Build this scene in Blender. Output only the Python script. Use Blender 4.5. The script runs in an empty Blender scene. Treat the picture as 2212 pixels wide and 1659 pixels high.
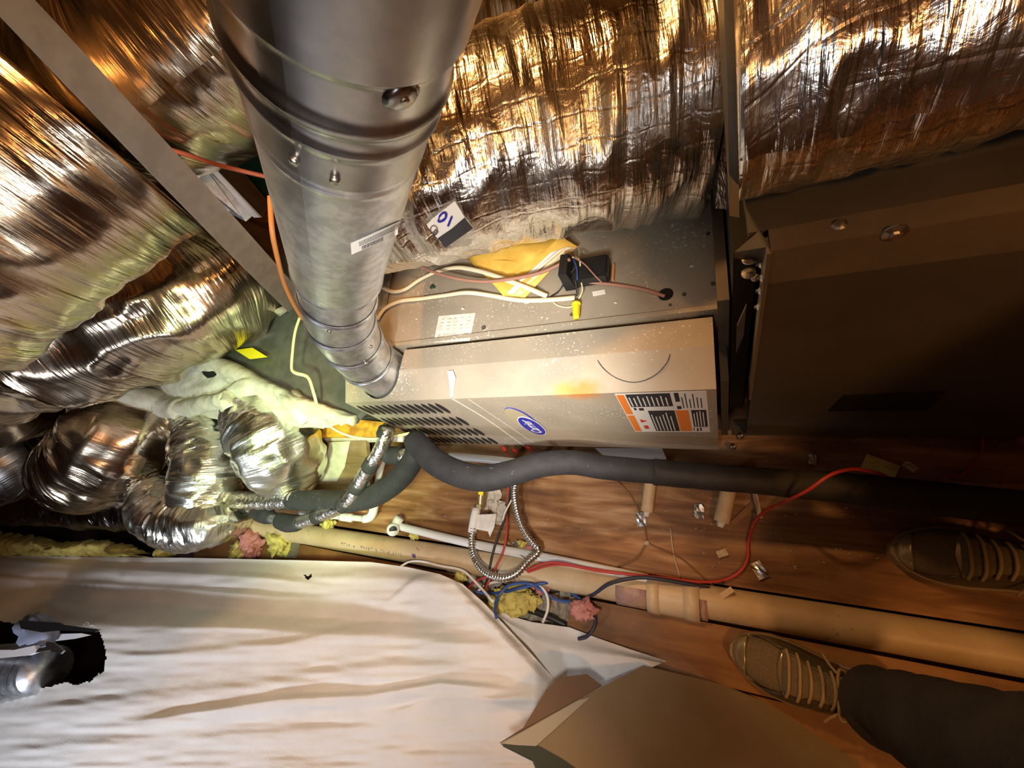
import bpy, bmesh, math, random
import numpy as np
from mathutils import Vector, Matrix
from mathutils.bvhtree import BVHTree

random.seed(7)
RNG = np.random.default_rng(7)
SC = bpy.context.scene
COL = SC.collection

# ------------------------------------------------------------------ camera
F, CX, CY, EYE = 880.0, 1106.0, 829.5, 1.18          # focal length in pixels of the 2212 x 1659 frame
_d = np.array([1565 - CX, 1280 - CY, F]); _d /= np.linalg.norm(_d)          # straight down, seen by the camera
_x = -np.array([-815 - CX, 900 - CY, F]); _x -= _x.dot(_d) * _d; _x /= np.linalg.norm(_x)
_z = -_d
_y = np.cross(_z, _x)
cam_data = bpy.data.cameras.new('camera'); cam_data.sensor_width = 36.0
cam_data.lens = F * 36.0 / 2212.0; cam_data.clip_start = 0.01; cam_data.clip_end = 60
cam = bpy.data.objects.new('camera', cam_data); COL.objects.link(cam)
R = Matrix(((_x[0], -_x[1], -_x[2], 0), (_y[0], -_y[1], -_y[2], 0), (_z[0], -_z[1], -_z[2], EYE), (0, 0, 0, 1)))
cam.matrix_world = R
SC.camera = cam

# ------------------------------------------------------------------ world, exposure, lights
w = bpy.data.worlds.new('world'); SC.world = w; w.use_nodes = True
w.node_tree.nodes['Background'].inputs[0].default_value = (0.02, 0.017, 0.014, 1)
w.node_tree.nodes['Background'].inputs[1].default_value = 0.3
vs = SC.view_settings
vs.view_transform = 'Standard'; vs.look = 'None'; vs.gamma = 1; vs.use_curve_mapping = False
vs.exposure = 0.25


def aim(o, target):
    v = Vector(target) - o.location
    o.rotation_euler = v.to_track_quat('-Z', 'Y').to_euler()


def spot(name, loc, target, power, color, angle, blend=0.6, radius=0.03):
    l = bpy.data.lights.new(name, 'SPOT'); l.energy = power; l.color = color
    l.spot_size = math.radians(angle); l.spot_blend = blend; l.shadow_soft_size = radius
    o = bpy.data.objects.new(name, l); COL.objects.link(o); o.location = loc; aim(o, target)
    return o


def point(name, loc, power, color, radius=0.04):
    l = bpy.data.lights.new(name, 'POINT'); l.energy = power; l.color = color; l.shadow_soft_size = radius
    o = bpy.data.objects.new(name, l); COL.objects.link(o); o.location = loc
    return o


spot('phone_light', (-0.22, -0.26, 1.16), (-0.44, 0.36, 0.44), 70, (1.0, 0.94, 0.84), 44, 1.0, 0.02)
spot('phone_light_wide', (-0.10, -0.20, 1.20), (-0.85, 0.22, 0.45), 30, (1.0, 0.95, 0.88), 108, 0.9, 0.05)
spot('duct_highlight_spot', (0.10, -0.15, 1.32), (0.17, 0.52, 0.98), 11, (0.95, 0.97, 1.0), 34, 0.9, 0.10)  # added spot that makes the bright patch on the right foil duct
spot('headlamp_beam', (-0.50, -0.40, 1.25), (-1.25, 0.25, 0.30), 120, (0.80, 1.0, 0.50), 46, 0.9, 0.09)
spot('work_lamp', (-1.5, -1.70, 1.30), (-1.7, -0.60, 0.1), 78, (0.82, 0.89, 1.0), 100, 0.8, 0.10)
point('attic_bulb', (-0.60, 0.95, 1.90), 38, (1.0, 0.50, 0.16), 0.06)
point('warm_fill_right', (0.95, -0.75, 2.05), 38, (1.0, 0.46, 0.14), 0.08)  # added warm fill for the right side, not a bulb of the attic

# ------------------------------------------------------------------ picture to place


def ray(px, py):
    r = np.array([px - CX, py - CY, F])
    return np.array([r @ _x, r @ _y, r @ _z])


def at(px, py, z=None, y=None, x=None, t=None):
    r = ray(px, py)
    if z is not None: t = (z - EYE) / r[2]
    elif y is not None: t = y / r[1]
    elif x is not None: t = x / r[0]
    return np.array([0, 0, EYE]) + r * t


def path(pts):
    """(px, py, z) triples to places"""
    return [at(p[0], p[1], z=p[2]) for p in pts]


def by_width(pts, diam):
    """(px, py, width in px[, diam]) to places along a round duct of known diameter"""
    return [at(p[0], p[1], t=(p[3] if len(p) > 3 else diam) / p[2]) for p in pts]


# ------------------------------------------------------------------ materials
MATS = {}


def mat(name, base, rough=0.6, metal=0.0, var=None, var_scale=8, var_pos=(0.4, 0.6), bump=0.0, bump_scale=60,
        spec=None, speck=None, speck_scale=220, speck_t=0.70, stretch=None, alpha=None, rough_var=0.0, coat=0):
    if name in MATS: return MATS[name]
    m = bpy.data.materials.new(name); m.use_nodes = True
    nt = m.node_tree; N = nt.nodes; L = nt.links
    b = N['Principled BSDF']
    b.inputs['Base Color'].default_value = (*base, 1); b.inputs['Roughness'].default_value = rough
    b.inputs['Metallic'].default_value = metal
    if spec is not None: b.inputs['Specular IOR Level'].default_value = spec
    if coat: b.inputs['Coat Weight'].default_value = coat
    tc = N.new('ShaderNodeTexCoord'); src = tc.outputs['Object']
    if stretch:
        mp = N.new('ShaderNodeMapping'); mp.inputs['Scale'].default_value = stretch
        L.new(src, mp.inputs[0]); src = mp.outputs[0]
    col = None
    if var is not None:
        n = N.new('ShaderNodeTexNoise'); n.inputs['Scale'].default_value = var_scale; n.inputs['Detail'].default_value = 6
        n.inputs['Roughness'].default_value = 0.62
        L.new(src, n.inputs[0])
        cr = N.new('ShaderNodeValToRGB'); cr.color_ramp.elements[0].position = var_pos[0]; cr.color_ramp.elements[1].position = var_pos[1]
        cr.color_ramp.elements[0].color = (*base, 1); cr.color_ramp.elements[1].color = (*var, 1)
        L.new(n.outputs[0], cr.inputs[0]); col = cr.outputs[0]
    if speck is not None:
        n2 = N.new('ShaderNodeTexNoise'); n2.inputs['Scale'].default_value = speck_scale; n2.inputs['Detail'].default_value = 2
        L.new(tc.outputs['Object'], n2.inputs[0])
        n3 = N.new('ShaderNodeTexNoise'); n3.inputs['Scale'].default_value = 7; n3.inputs['Detail'].default_value = 2
        L.new(tc.outputs['Object'], n3.inputs[0])
        ad = N.new('ShaderNodeMath'); ad.operation = 'MULTIPLY_ADD'; ad.inputs[1].default_value = 0.35; 
        L.new(n3.outputs[0], ad.inputs[0]); L.new(n2.outputs[0], ad.inputs[2])
        c2 = N.new('ShaderNodeValToRGB'); c2.color_ramp.elements[0].position = speck_t + 0.175 - 0.02; c2.color_ramp.elements[1].position = speck_t + 0.175 + 0.03
        L.new(ad.outputs[0], c2.inputs[0])
        mx = N.new('ShaderNodeMix'); mx.data_type = 'RGBA'
        L.new(c2.outputs[0], mx.inputs['Factor'])
        if col: L.new(col, mx.inputs['A'])
        else: mx.inputs['A'].default_value = (*base, 1)
        mx.inputs['B'].default_value = (*speck, 1); col = mx.outputs['Result']
    if col: L.new(col, b.inputs['Base Color'])
    if rough_var:
        n4 = N.new('ShaderNodeTexNoise'); n4.inputs['Scale'].default_value = 14; n4.inputs['Detail'].default_value = 5
        L.new(src, n4.inputs[0])
        mr = N.new('ShaderNodeMapRange'); mr.inputs['To Min'].default_value = max(0.05, rough - rough_var); mr.inputs['To Max'].default_value = rough + rough_var
        mr.inputs['From Min'].default_value = 0.3; mr.inputs['From Max'].default_value = 0.7
        L.new(n4.outputs[0], mr.inputs[0]); L.new(mr.outputs[0], b.inputs['Roughness'])
    if bump:
        n5 = N.new('ShaderNodeTexNoise'); n5.inputs['Scale'].default_value = bump_scale; n5.inputs['Detail'].default_value = 5
        L.new(src, n5.inputs[0])
        bp = N.new('ShaderNodeBump'); bp.inputs['Strength'].default_value = bump; bp.inputs['Distance'].default_value = 0.004
        L.new(n5.outputs[0], bp.inputs['Height']); L.new(bp.outputs[0], b.inputs['Normal'])
    if alpha is not None:
        b.inputs['Alpha'].default_value = alpha
    MATS[name] = m
    return m


def foil_mat(name, base, rough, su=150, sv=10, strength=0.5, scrim=0.0, fine=0.3):
    """aluminised film: wrinkles run round the duct (UV in metres: u along, v around)"""
    m = bpy.data.materials.new(name); m.use_nodes = True
    nt = m.node_tree; N = nt.nodes; L = nt.links; b = N['Principled BSDF']
    b.inputs['Metallic'].default_value = 1.0; b.inputs['Base Color'].default_value = (*base, 1)
    uv = N.new('ShaderNodeUVMap'); uv.uv_map = 'UVMap'

    def noise(sc, detail, dist=0.0):
        mp = N.new('ShaderNodeMapping'); mp.inputs['Scale'].default_value = sc
        L.new(uv.outputs[0], mp.inputs[0])
        n = N.new('ShaderNodeTexNoise'); n.inputs['Scale'].default_value = 1; n.inputs['Detail'].default_value = detail
        n.inputs['Distortion'].default_value = dist
        L.new(mp.outputs[0], n.inputs[0]); return n.outputs[0]
    a = noise((su, sv, 1), 5, 0.3)
    c = noise((45, 45, 1), 6, 1.2)
    ad = N.new('ShaderNodeMath'); ad.operation = 'MULTIPLY_ADD'; ad.inputs[1].default_value = fine
    L.new(c, ad.inputs[0]); L.new(a, ad.inputs[2]); h = ad.outputs[0]
    if scrim:
        sp = N.new('ShaderNodeSeparateXYZ'); wn = noise((9, 9, 1), 3)
        L.new(uv.outputs[0], sp.inputs[0])
        for axis, per, k in ((1, 26.0, 0.08), (0, 15.0, 0.05)):
            mu = N.new('ShaderNodeMath'); mu.operation = 'MULTIPLY'; mu.inputs[1].default_value = per; L.new(sp.outputs[axis], mu.inputs[0])
            wd = N.new('ShaderNodeMath'); wd.operation = 'MULTIPLY_ADD'; wd.inputs[1].default_value = 1.2
            L.new(wn, wd.inputs[0]); L.new(mu.outputs[0], wd.inputs[2])
            fr = N.new('ShaderNodeMath'); fr.operation = 'PINGPONG'; fr.inputs[1].default_value = 0.5; L.new(wd.outputs[0], fr.inputs[0])
            mr = N.new('ShaderNodeMapRange'); mr.inputs['From Min'].default_value = 0.0; mr.inputs['From Max'].default_value = k
            mr.inputs['To Min'].default_value = scrim; mr.inputs['To Max'].default_value = 0.0
            L.new(fr.outputs[0], mr.inputs[0])
            a2 = N.new('ShaderNodeMath'); a2.operation = 'ADD'; L.new(h, a2.inputs[0]); L.new(mr.outputs[0], a2.inputs[1]); h = a2.outputs[0]
    bp = N.new('ShaderNodeBump'); bp.inputs['Strength'].default_value = strength; bp.inputs['Distance'].default_value = 0.012
    L.new(h, bp.inputs['Height']); L.new(bp.outputs[0], b.inputs['Normal'])
    dn = noise((6, 6, 1), 4)
    mr = N.new('ShaderNodeMapRange'); mr.inputs['From Min'].default_value = 0.35; mr.inputs['From Max'].default_value = 0.7
    mr.inputs['To Min'].default_value = rough - 0.06; mr.inputs['To Max'].default_value = rough + 0.14
    L.new(dn, mr.inputs[0]); L.new(mr.outputs[0], b.inputs['Roughness'])
    MATS[name] = m
    return m


def plywood_mat(name, c1, c2, c3, scale=1.0, rough=0.62):
    m = bpy.data.materials.new(name); m.use_nodes = True
    nt = m.node_tree; N = nt.nodes; L = nt.links; b = N['Principled BSDF']; b.inputs['Roughness'].default_value = rough
    tc = N.new('ShaderNodeTexCoord'); mp = N.new('ShaderNodeMapping'); mp.inputs['Scale'].default_value = (1.3 * scale, 9 * scale, 3)
    L.new(tc.outputs['Object'], mp.inputs[0])
    n = N.new('ShaderNodeTexNoise'); n.inputs['Scale'].default_value = 2.2; n.inputs['Detail'].default_value = 7; n.inputs['Distortion'].default_value = 1.6
    L.new(mp.outputs[0], n.inputs[0])
    cr = N.new('ShaderNodeValToRGB'); e = cr.color_ramp.elements
    e[0].position = 0.30; e[0].color = (*c1, 1); e[1].position = 0.72; e[1].color = (*c3, 1)
    k = e.new(0.5); k.color = (*c2, 1)
    L.new(n.outputs[0], cr.inputs[0])
    mp2 = N.new('ShaderNodeMapping'); mp2.inputs['Scale'].default_value = (6 * scale, 160 * scale, 10); L.new(tc.outputs['Object'], mp2.inputs[0])
    n2 = N.new('ShaderNodeTexNoise'); n2.inputs['Scale'].default_value = 1; n2.inputs['Detail'].default_value = 4; L.new(mp2.outputs[0], n2.inputs[0])
    mx = N.new('ShaderNodeMix'); mx.data_type = 'RGBA'; mx.blend_type = 'MULTIPLY'; mx.inputs['Factor'].default_value = 0.45
    L.new(cr.outputs[0], mx.inputs['A']); L.new(n2.outputs[0], mx.inputs['B'])
    # knots and dirt
    n3 = N.new('ShaderNodeTexNoise'); n3.inputs['Scale'].default_value = 4.5; n3.inputs['Detail'].default_value = 6; L.new(tc.outputs['Object'], n3.inputs[0])
    c3r = N.new('ShaderNodeValToRGB'); c3r.color_ramp.elements[0].position = 0.36; c3r.color_ramp.elements[1].position = 0.55
    c3r.color_ramp.elements[0].color = (0.45, 0.38, 0.32, 1); c3r.color_ramp.elements[1].color = (1, 1, 1, 1); L.new(n3.outputs[0], c3r.inputs[0])
    m2 = N.new('ShaderNodeMix'); m2.data_type = 'RGBA'; m2.blend_type = 'MULTIPLY'; m2.inputs['Factor'].default_value = 0.8
    L.new(mx.outputs['Result'], m2.inputs['A']); L.new(c3r.outputs[0], m2.inputs['B'])
    L.new(m2.outputs['Result'], b.inputs['Base Color'])
    bp = N.new('ShaderNodeBump'); bp.inputs['Strength'].default_value = 0.25; bp.inputs['Distance'].default_value = 0.002
    L.new(n2.outputs[0], bp.inputs['Height']); L.new(bp.outputs[0], b.inputs['Normal'])
    MATS[name] = m
    return m


foil_mat('foil_bright', (0.80, 0.77, 0.72), 0.22, 80, 7, 0.5, 0.06, 0.30)
foil_mat('foil_film', (0.60, 0.50, 0.38), 0.20, 90, 3, 0.55, 0.0, 0.05)
foil_mat('foil_small', (0.80, 0.79, 0.70), 0.26, 75, 5, 0.6, 0.0, 0.15)
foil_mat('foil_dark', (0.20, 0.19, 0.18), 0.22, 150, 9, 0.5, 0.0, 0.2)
foil_mat('foil_tape', (0.82, 0.80, 0.76), 0.25, 90, 60, 0.5, 0.0, 0.6)
plywood_mat('plywood', (0.16, 0.06, 0.02), (0.36, 0.17, 0.058), (0.60, 0.37, 0.18))
plywood_mat('plank', (0.26, 0.115, 0.035), (0.34, 0.165, 0.055), (0.42, 0.22, 0.08), 0.6)
plywood_mat('lumber', (0.36, 0.25, 0.12), (0.46, 0.34, 0.18), (0.52, 0.40, 0.24), 1.2)
plywood_mat('roof_deck', (0.13, 0.07, 0.03), (0.20, 0.11, 0.045), (0.27, 0.16, 0.07))
mat('galvanised', (0.58, 0.61, 0.65), 0.42, 1.0, (0.76, 0.79, 0.83), 60, (0.42, 0.58), 0.06, 30, rough_var=0.10)
mat('galvanised_dark', (0.42, 0.43, 0.44), 0.36, 1.0, (0.50, 0.51, 0.52), 40, (0.4, 0.6), 0.05, 25, rough_var=0.10)
mat('strap_steel', (0.40, 0.39, 0.37), 0.45, 0.8, (0.48, 0.47, 0.45), 30, bump=0.1)
mat('black_foam', (0.020, 0.021, 0.024), 0.75, 0, (0.032, 0.032, 0.034), 30, (0.4, 0.7), 0.3, 120, speck=(0.14, 0.14, 0.15), speck_scale=90, speck_t=0.74)
mat('black_wrap', (0.013, 0.012, 0.011), 0.7, 0, (0.024, 0.022, 0.02), 20, bump=0.3, bump_scale=70)
mat('black_plastic', (0.012, 0.012, 0.012), 0.45)
mat('void_black', (0.004, 0.004, 0.004), 0.9)
mat('pvc_white', (0.72, 0.72, 0.70), 0.35)
mat('pvc_beige', (0.56, 0.43, 0.26), 0.45, 0, (0.46, 0.33, 0.18), 9, (0.45, 0.7), 0.05, 40, speck=(0.34, 0.26, 0.17), speck_scale=60, speck_t=0.74)
mat('pvc_fitting', (0.62, 0.49, 0.31), 0.42, 0, (0.55, 0.42, 0.26), 10)
mat('primer_purple', (0.30, 0.17, 0.17), 0.5, 0, (0.44, 0.30, 0.20), 25, (0.4, 0.62))
mat('primer_blot', (0.10, 0.06, 0.18), 0.5)
mat('ink', (0.03, 0.03, 0.035), 0.6)
mat('plate_ink', (0.30, 0.28, 0.25), 0.7, 0, (0.60, 0.56, 0.48), 90, (0.42, 0.6))
mat('grey_ink', (0.16, 0.17, 0.20), 0.6)
mat('mastic', (0.62, 0.62, 0.52), 0.6, 0, (0.44, 0.43, 0.34), 14, (0.42, 0.68), 0.7, 45)
mat('plenum_metal', (0.22, 0.24, 0.23), 0.42, 0.75, (0.28, 0.30, 0.28), 22, bump=0.12, bump_scale=30, rough_var=0.08)
mat('cabinet_dark', (0.078, 0.070, 0.055), 0.5, 0.1, (0.098, 0.088, 0.070), 5, bump=0.05, rough_var=0.06)
mat('cabinet_trim', (0.16, 0.13, 0.095), 0.5, 0.2, (0.20, 0.165, 0.12), 9)
mat('screw_steel', (0.55, 0.53, 0.50), 0.35, 1.0)
mat('cream_cable', (0.72, 0.66, 0.48), 0.5)
mat('yellow_cable', (0.78, 0.74, 0.42), 0.5)
mat('red_wire', (0.42, 0.035, 0.03), 0.45)
mat('coral_cable', (0.52, 0.13, 0.06), 0.5)
mat('brown_cable', (0.34, 0.17, 0.12), 0.55)
mat('orange_cable', (0.62, 0.27, 0.08), 0.5)
mat('blue_cable', (0.028, 0.07, 0.24), 0.45)
mat('navy_cable', (0.022, 0.027, 0.05), 0.5)
mat('black_wire', (0.018, 0.017, 0.018), 0.5)
mat('twig', (0.20, 0.10, 0.04), 0.7)
mat('white_cable', (0.74, 0.72, 0.68), 0.45)
mat('flex_steel', (0.58, 0.55, 0.50), 0.30, 1.0)
mat('brass', (0.55, 0.42, 0.20), 0.4, 0.9)
mat('paper', (0.70, 0.68, 0.62), 0.7, 0, (0.60, 0.55, 0.47), 40)
mat('paper_print', (0.74, 0.73, 0.69), 0.6)
mat('manila', (0.80, 0.52, 0.10), 0.65, 0, (0.72, 0.44, 0.07), 16, bump=0.4, bump_scale=40)
mat('clear_tape', (0.70, 0.60, 0.42), 0.25)
mat('yellow_nut', (0.85, 0.70, 0.02), 0.4)
mat('yellow_sticker', (0.86, 0.78, 0.02), 0.5)
mat('red_plastic', (0.62, 0.05, 0.03), 0.4)
mat('orange_print', (0.78, 0.22, 0.03), 0.55)
mat('logo_blue', (0.025, 0.03, 0.33), 0.35)
mat('emblem_tan', (0.40, 0.34, 0.22), 0.4)
mat('glass_fibre_yellow', (0.62, 0.54, 0.16), 0.95, 0, (0.44, 0.37, 0.09), 40, (0.4, 0.65), 0.8, 60)
mat('glass_fibre_pink', (0.56, 0.24, 0.20), 0.95, 0, (0.42, 0.16, 0.13), 40, bump=0.8)
mat('foam_yellow', (0.78, 0.44, 0.04), 0.7, 0, (0.50, 0.20, 0.03), 16, (0.45, 0.62), 0.4, 60)
mat('loose_fill', (0.25, 0.22, 0.17), 0.95, 0, (0.36, 0.33, 0.26), 70, bump=0.9, bump_scale=90)
mat('drop_cloth', (0.70, 0.685, 0.66), 0.85, 0, (0.64, 0.62, 0.59), 7, (0.4, 0.7), 0.35, 260)
mat('kraft_board', (0.22, 0.165, 0.095), 0.6, 0, (0.26, 0.20, 0.12), 5)
mat('kraft_shade', (0.17, 0.105, 0.065), 0.65)
mat('board_green', (0.035, 0.05, 0.042), 0.5)
mat('board_pale', (0.42, 0.38, 0.30), 0.6)
mat('trouser', (0.020, 0.017, 0.016), 0.9, 0, (0.030, 0.026, 0.024), 20, bump=0.5, bump_scale=200)
mat('shoe_mesh', (0.20, 0.155, 0.085), 0.75, 0, (0.15, 0.115, 0.06), 300, bump=0.6, bump_scale=500)
mat('shoe_overlay', (0.075, 0.06, 0.032), 0.32)
mat('shoe_shine', (0.36, 0.29, 0.17), 0.22, 0.5)
mat('shoe_sole', (0.30, 0.22, 0.13), 0.6)
mat('lace', (0.36, 0.26, 0.15), 0.75)
mat('wood_stub', (0.62, 0.46, 0.27), 0.55, 0, (0.54, 0.38, 0.21), 20)
mat('blue_cloth', (0.24, 0.27, 0.38), 0.7)
mat('white_enamel', (0.80, 0.79, 0.80), 0.3)
mat('maroon', (0.035, 0.008, 0.006), 0.9)
mat('gap_and_flake_green', (0.006, 0.035, 0.016), 0.5)
mat('debris', (0.45, 0.36, 0.24), 0.8)


def furnace_paint():
    m = mat('furnace_paint', (0.40, 0.345, 0.265), 0.5, 0.15, (0.31, 0.275, 0.215), 5, (0.38, 0.66), 0.03, 60,
            speck=(0.66, 0.63, 0.58), speck_scale=190, speck_t=0.69, rough_var=0.06)
    nt = m.node_tree; N = nt.nodes; L = nt.links; b = N['Principled BSDF']
    src = b.inputs['Base Color'].links[0].from_socket
    tc = N.new('ShaderNodeTexCoord')
    for cen, sx, c in ((at(1222, 843, z=0.452), 34.0, (0.60, 0.30, 0.07)), (at(1262, 845, z=0.452), 26.0, (0.55, 0.21, 0.03))):
        vm = N.new('ShaderNodeVectorMath'); vm.operation = 'SUBTRACT'; vm.inputs[1].default_value = tuple(cen)
        L.new(tc.outputs['Object'], vm.inputs[0])
        ml = N.new('ShaderNodeVectorMath'); ml.operation = 'MULTIPLY'; ml.inputs[1].default_value = (sx, sx * 1.7, sx * 1.3)
        L.new(vm.outputs[0], ml.inputs[0])
        ln = N.new('ShaderNodeVectorMath'); ln.operation = 'LENGTH'; L.new(ml.outputs[0], ln.inputs[0])
        nz = N.new('ShaderNodeTexNoise'); nz.inputs['Scale'].default_value = 60; L.new(tc.outputs['Object'], nz.inputs[0])
        ad = N.new('ShaderNodeMath'); ad.operation = 'MULTIPLY_ADD'; ad.inputs[1].default_value = 0.7; L.new(nz.outputs[0], ad.inputs[0]); L.new(ln.outputs['Value'], ad.inputs[2])
        mr = N.new('ShaderNodeMapRange'); mr.interpolation_type = 'SMOOTHSTEP'
        mr.inputs['From Min'].default_value = 0.6; mr.inputs['From Max'].default_value = 1.8; mr.inputs['To Min'].default_value = 0.85; mr.inputs['To Max'].default_value = 0
        L.new(ad.outputs[0], mr.inputs[0])
        mx = N.new('ShaderNodeMix'); mx.data_type = 'RGBA'; L.new(mr.outputs[0], mx.inputs['Factor']); L.new(src, mx.inputs['A'])
        mx.inputs['B'].default_value = (*c, 1); src = mx.outputs['Result']
    L.new(src, b.inputs['Base Color'])


furnace_paint()

# ------------------------------------------------------------------ mesh helpers


def link(name, me, parent=None):
    o = bpy.data.objects.new(name, me); COL.objects.link(o)
    if parent is not None:
        o.parent = parent; o.matrix_parent_inverse = Matrix.Translation(-parent_loc(parent))
    return o


def parent_loc(p):
    v = Vector((0, 0, 0))
    while p is not None:
        v += p.location; p = p.parent
        if p is not None: v -= Vector(v) * 0
    return v if True else v


def obj(name, verts, faces, m, parent=None, smooth=False, uvs=None, mats=None, fmat=None):
    me = bpy.data.meshes.new(name)
    me.from_pydata([tuple(map(float, v)) for v in verts], [], [tuple(int(i) for i in f) for f in faces])
    for mm in (mats or [m]): me.materials.append(MATS[mm])
    if fmat is not None:
        me.polygons.foreach_set('material_index', fmat)
    if smooth: me.polygons.foreach_set('use_smooth', [True] * len(me.polygons))
    if uvs is not None:
        ul = me.uv_layers.new(name='UVMap')
        idx = np.empty(len(me.loops), dtype=np.int32); me.loops.foreach_get('vertex_index', idx)
        ul.data.foreach_set('uv', np.asarray(uvs, dtype=np.float32)[idx].ravel())
    me.update()
    o = bpy.data.objects.new(name, me); COL.objects.link(o)
    if parent is not None:
        o.parent = parent
        root = parent
        while root.parent is not None: root = root.parent
        if parent.type == 'EMPTY' or root.type == 'EMPTY':
            o.matrix_parent_inverse = Matrix.Translation(-root.location) if parent is root else Matrix.Identity(4)
    return o


def tag(o, label, cat, group=None, kind=None):
    o['label'] = label; o['category'] = cat
    if group: o['group'] = group
    if kind: o['kind'] = kind
    return o


def thing(name, loc, label, cat, group=None):
    o = bpy.data.objects.new(name, None); COL.objects.link(o); o.location = tuple(map(float, loc)); o.empty_display_size = 0.05
    return tag(o, label, cat, group)


class MB:
    """collects verts and faces, several shapes of ONE piece"""
    def __init__(s): s.v = []; s.f = []; s.m = []
    def add(s, v, f, mi=0):
        n = len(s.v); s.v += [tuple(p) for p in v]; s.f += [tuple(i + n for i in q) for q in f]; s.m += [mi] * len(f); return s
    def build(s, name, m, parent=None, smooth=False):
        return obj(name, s.v, s.f, None if isinstance(m, (list, tuple)) else m, parent, smooth, mats=m if isinstance(m, (list, tuple)) else [m], fmat=s.m)


BOXF = [(0, 3, 2, 1), (4, 5, 6, 7), (0, 1, 5, 4), (1, 2, 6, 5), (2, 3, 7, 6), (3, 0, 4, 7)]


def hexa(p8): return [tuple(p) for p in p8], BOXF


def boxvf(a, b):
    x0, y0, z0 = a; x1, y1, z1 = b
    return [(x0, y0, z0), (x1, y0, z0), (x1, y1, z0), (x0, y1, z0), (x0, y0, z1), (x1, y0, z1), (x1, y1, z1), (x0, y1, z1)], BOXF


def bevelled(o, wdt=0.003, seg=2):
    bm = bmesh.new(); bm.from_mesh(o.data)
    bmesh.ops.bevel(bm, geom=bm.edges[:], offset=wdt, segments=seg, affect='EDGES', clamp_overlap=True)
    bm.to_mesh(o.data); bm.free(); return o


def slab(poly, th, off=(0, 0, -1)):
    """polygon of places, given thickness along off"""
    n = len(poly); off = np.array(off, float) * th
    v = [tuple(p) for p in poly] + [tuple(np.array(p) + off) for p in poly]
    f = [tuple(range(n)), tuple(range(2 * n - 1, n - 1, -1))] + [(i, i + n, (i + 1) % n + n, (i + 1) % n) for i in range(n)]
    return v, f


def smooth_path(pts, step=0.01, rad=None):
    P = np.array(pts, float); n = len(P)
    rad = np.ones(n) * rad if np.isscalar(rad) else np.array(rad, float)
    if n == 2:
        L = np.linalg.norm(P[1] - P[0]); k = max(2, int(L / step) + 1); u = np.linspace(0, 1, k)[:, None]
        return P[0] * (1 - u) + P[1] * u, rad[0] * (1 - u[:, 0]) + rad[1] * u[:, 0]
    Q = np.vstack([2 * P[0] - P[1], P, 2 * P[-1] - P[-2]]); out = []; ro = []
    for i in range(n - 1):
        p0, p1, p2, p3 = Q[i], Q[i + 1], Q[i + 2], Q[i + 3]
        d = [max(np.linalg.norm(b - a), 1e-6) ** 0.5 for a, b in ((p0, p1), (p1, p2), (p2, p3))]
        m1 = ((p1 - p0) / d[0] - (p2 - p0) / (d[0] + d[1]) + (p2 - p1) / d[1]) * d[1]
        m2 = ((p2 - p1) / d[1] - (p3 - p1) / (d[1] + d[2]) + (p3 - p2) / d[2]) * d[1]
        k = max(2, int(np.linalg.norm(p2 - p1) / step))
        for u in np.arange(k) / k:
            a = 2 * u**3 - 3 * u**2 + 1; b = u**3 - 2 * u**2 + u; c = -2 * u**3 + 3 * u**2; e = u**3 - u**2
            out.append(a * p1 + b * m1 + c * p2 + e * m2); ro.append(rad[i] * (1 - u) + rad[i + 1] * u)
    out.append(P[-1]); ro.append(rad[-1])
    return np.array(out), np.array(ro)


def tube_vf(pts, r, seg=10, step=0.01, disp=None, caps=True, radii_fn=None, flat=1.0):
    P, Rr = smooth_path(pts, step, r)
    T = np.gradient(P, axis=0); T /= np.linalg.norm(T, axis=1)[:, None] + 1e-12
    S = np.concatenate([[0], np.cumsum(np.linalg.norm(np.diff(P, axis=0), axis=1))])
    up = np.array([0, 0, 1.0]) if abs(T[0][2]) < 0.9 else np.array([1.0, 0, 0])
    n = np.cross(T[0], up); n /= np.linalg.norm(n)
    Ns = []
    for t in T:
        n = n - t * n.dot(t); n /= np.linalg.norm(n); Ns.append(n)
    Ns = np.array(Ns); Bs = np.cross(T, Ns)
    th = np.linspace(0, 2 * math.pi, seg + 1)
    if radii_fn is not None: Rr = Rr * radii_fn(S)
    RR = np.repeat(Rr[:, None], seg + 1, axis=1)
    if disp is not None:
        RR = RR + disp(S[:, None] + 0 * th[None], th[None] + 0 * S[:, None], Rr)
        RR[:, -1] = RR[:, 0]
    V = P[:, None, :] + RR[..., None] * (np.cos(th)[None, :, None] * Ns[:, None, :] + flat * np.sin(th)[None, :, None] * Bs[:, None, :])
    k = len(P); V = V.reshape(-1, 3)
    i = np.arange(k - 1)[:, None] * (seg + 1); j = np.arange(seg)[None, :]
    a = (i + j).ravel()
    Fc = np.stack([a, a + 1, a + seg + 2, a + seg + 1], axis=1)[:, ::-1].tolist()
    UV = np.stack([np.repeat(S, seg + 1), (th[None, :] * Rr[:, None]).ravel()], axis=1)
    if caps:
        Fc.append(list(range(seg))); Fc.append(list(range((k - 1) * (seg + 1) + seg - 1, (k - 1) * (seg + 1) - 1, -1)))
    return V, Fc, UV


def tube(name, pts, r, m, parent=None, seg=10, step=0.01, **kw):
    V, Fc, UV = tube_vf(pts, r, seg, step, **kw)
    return obj(name, V, Fc, m, parent, True, UV)


# 2-D value noise, vectorised
_T = RNG.random((256, 256))


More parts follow.
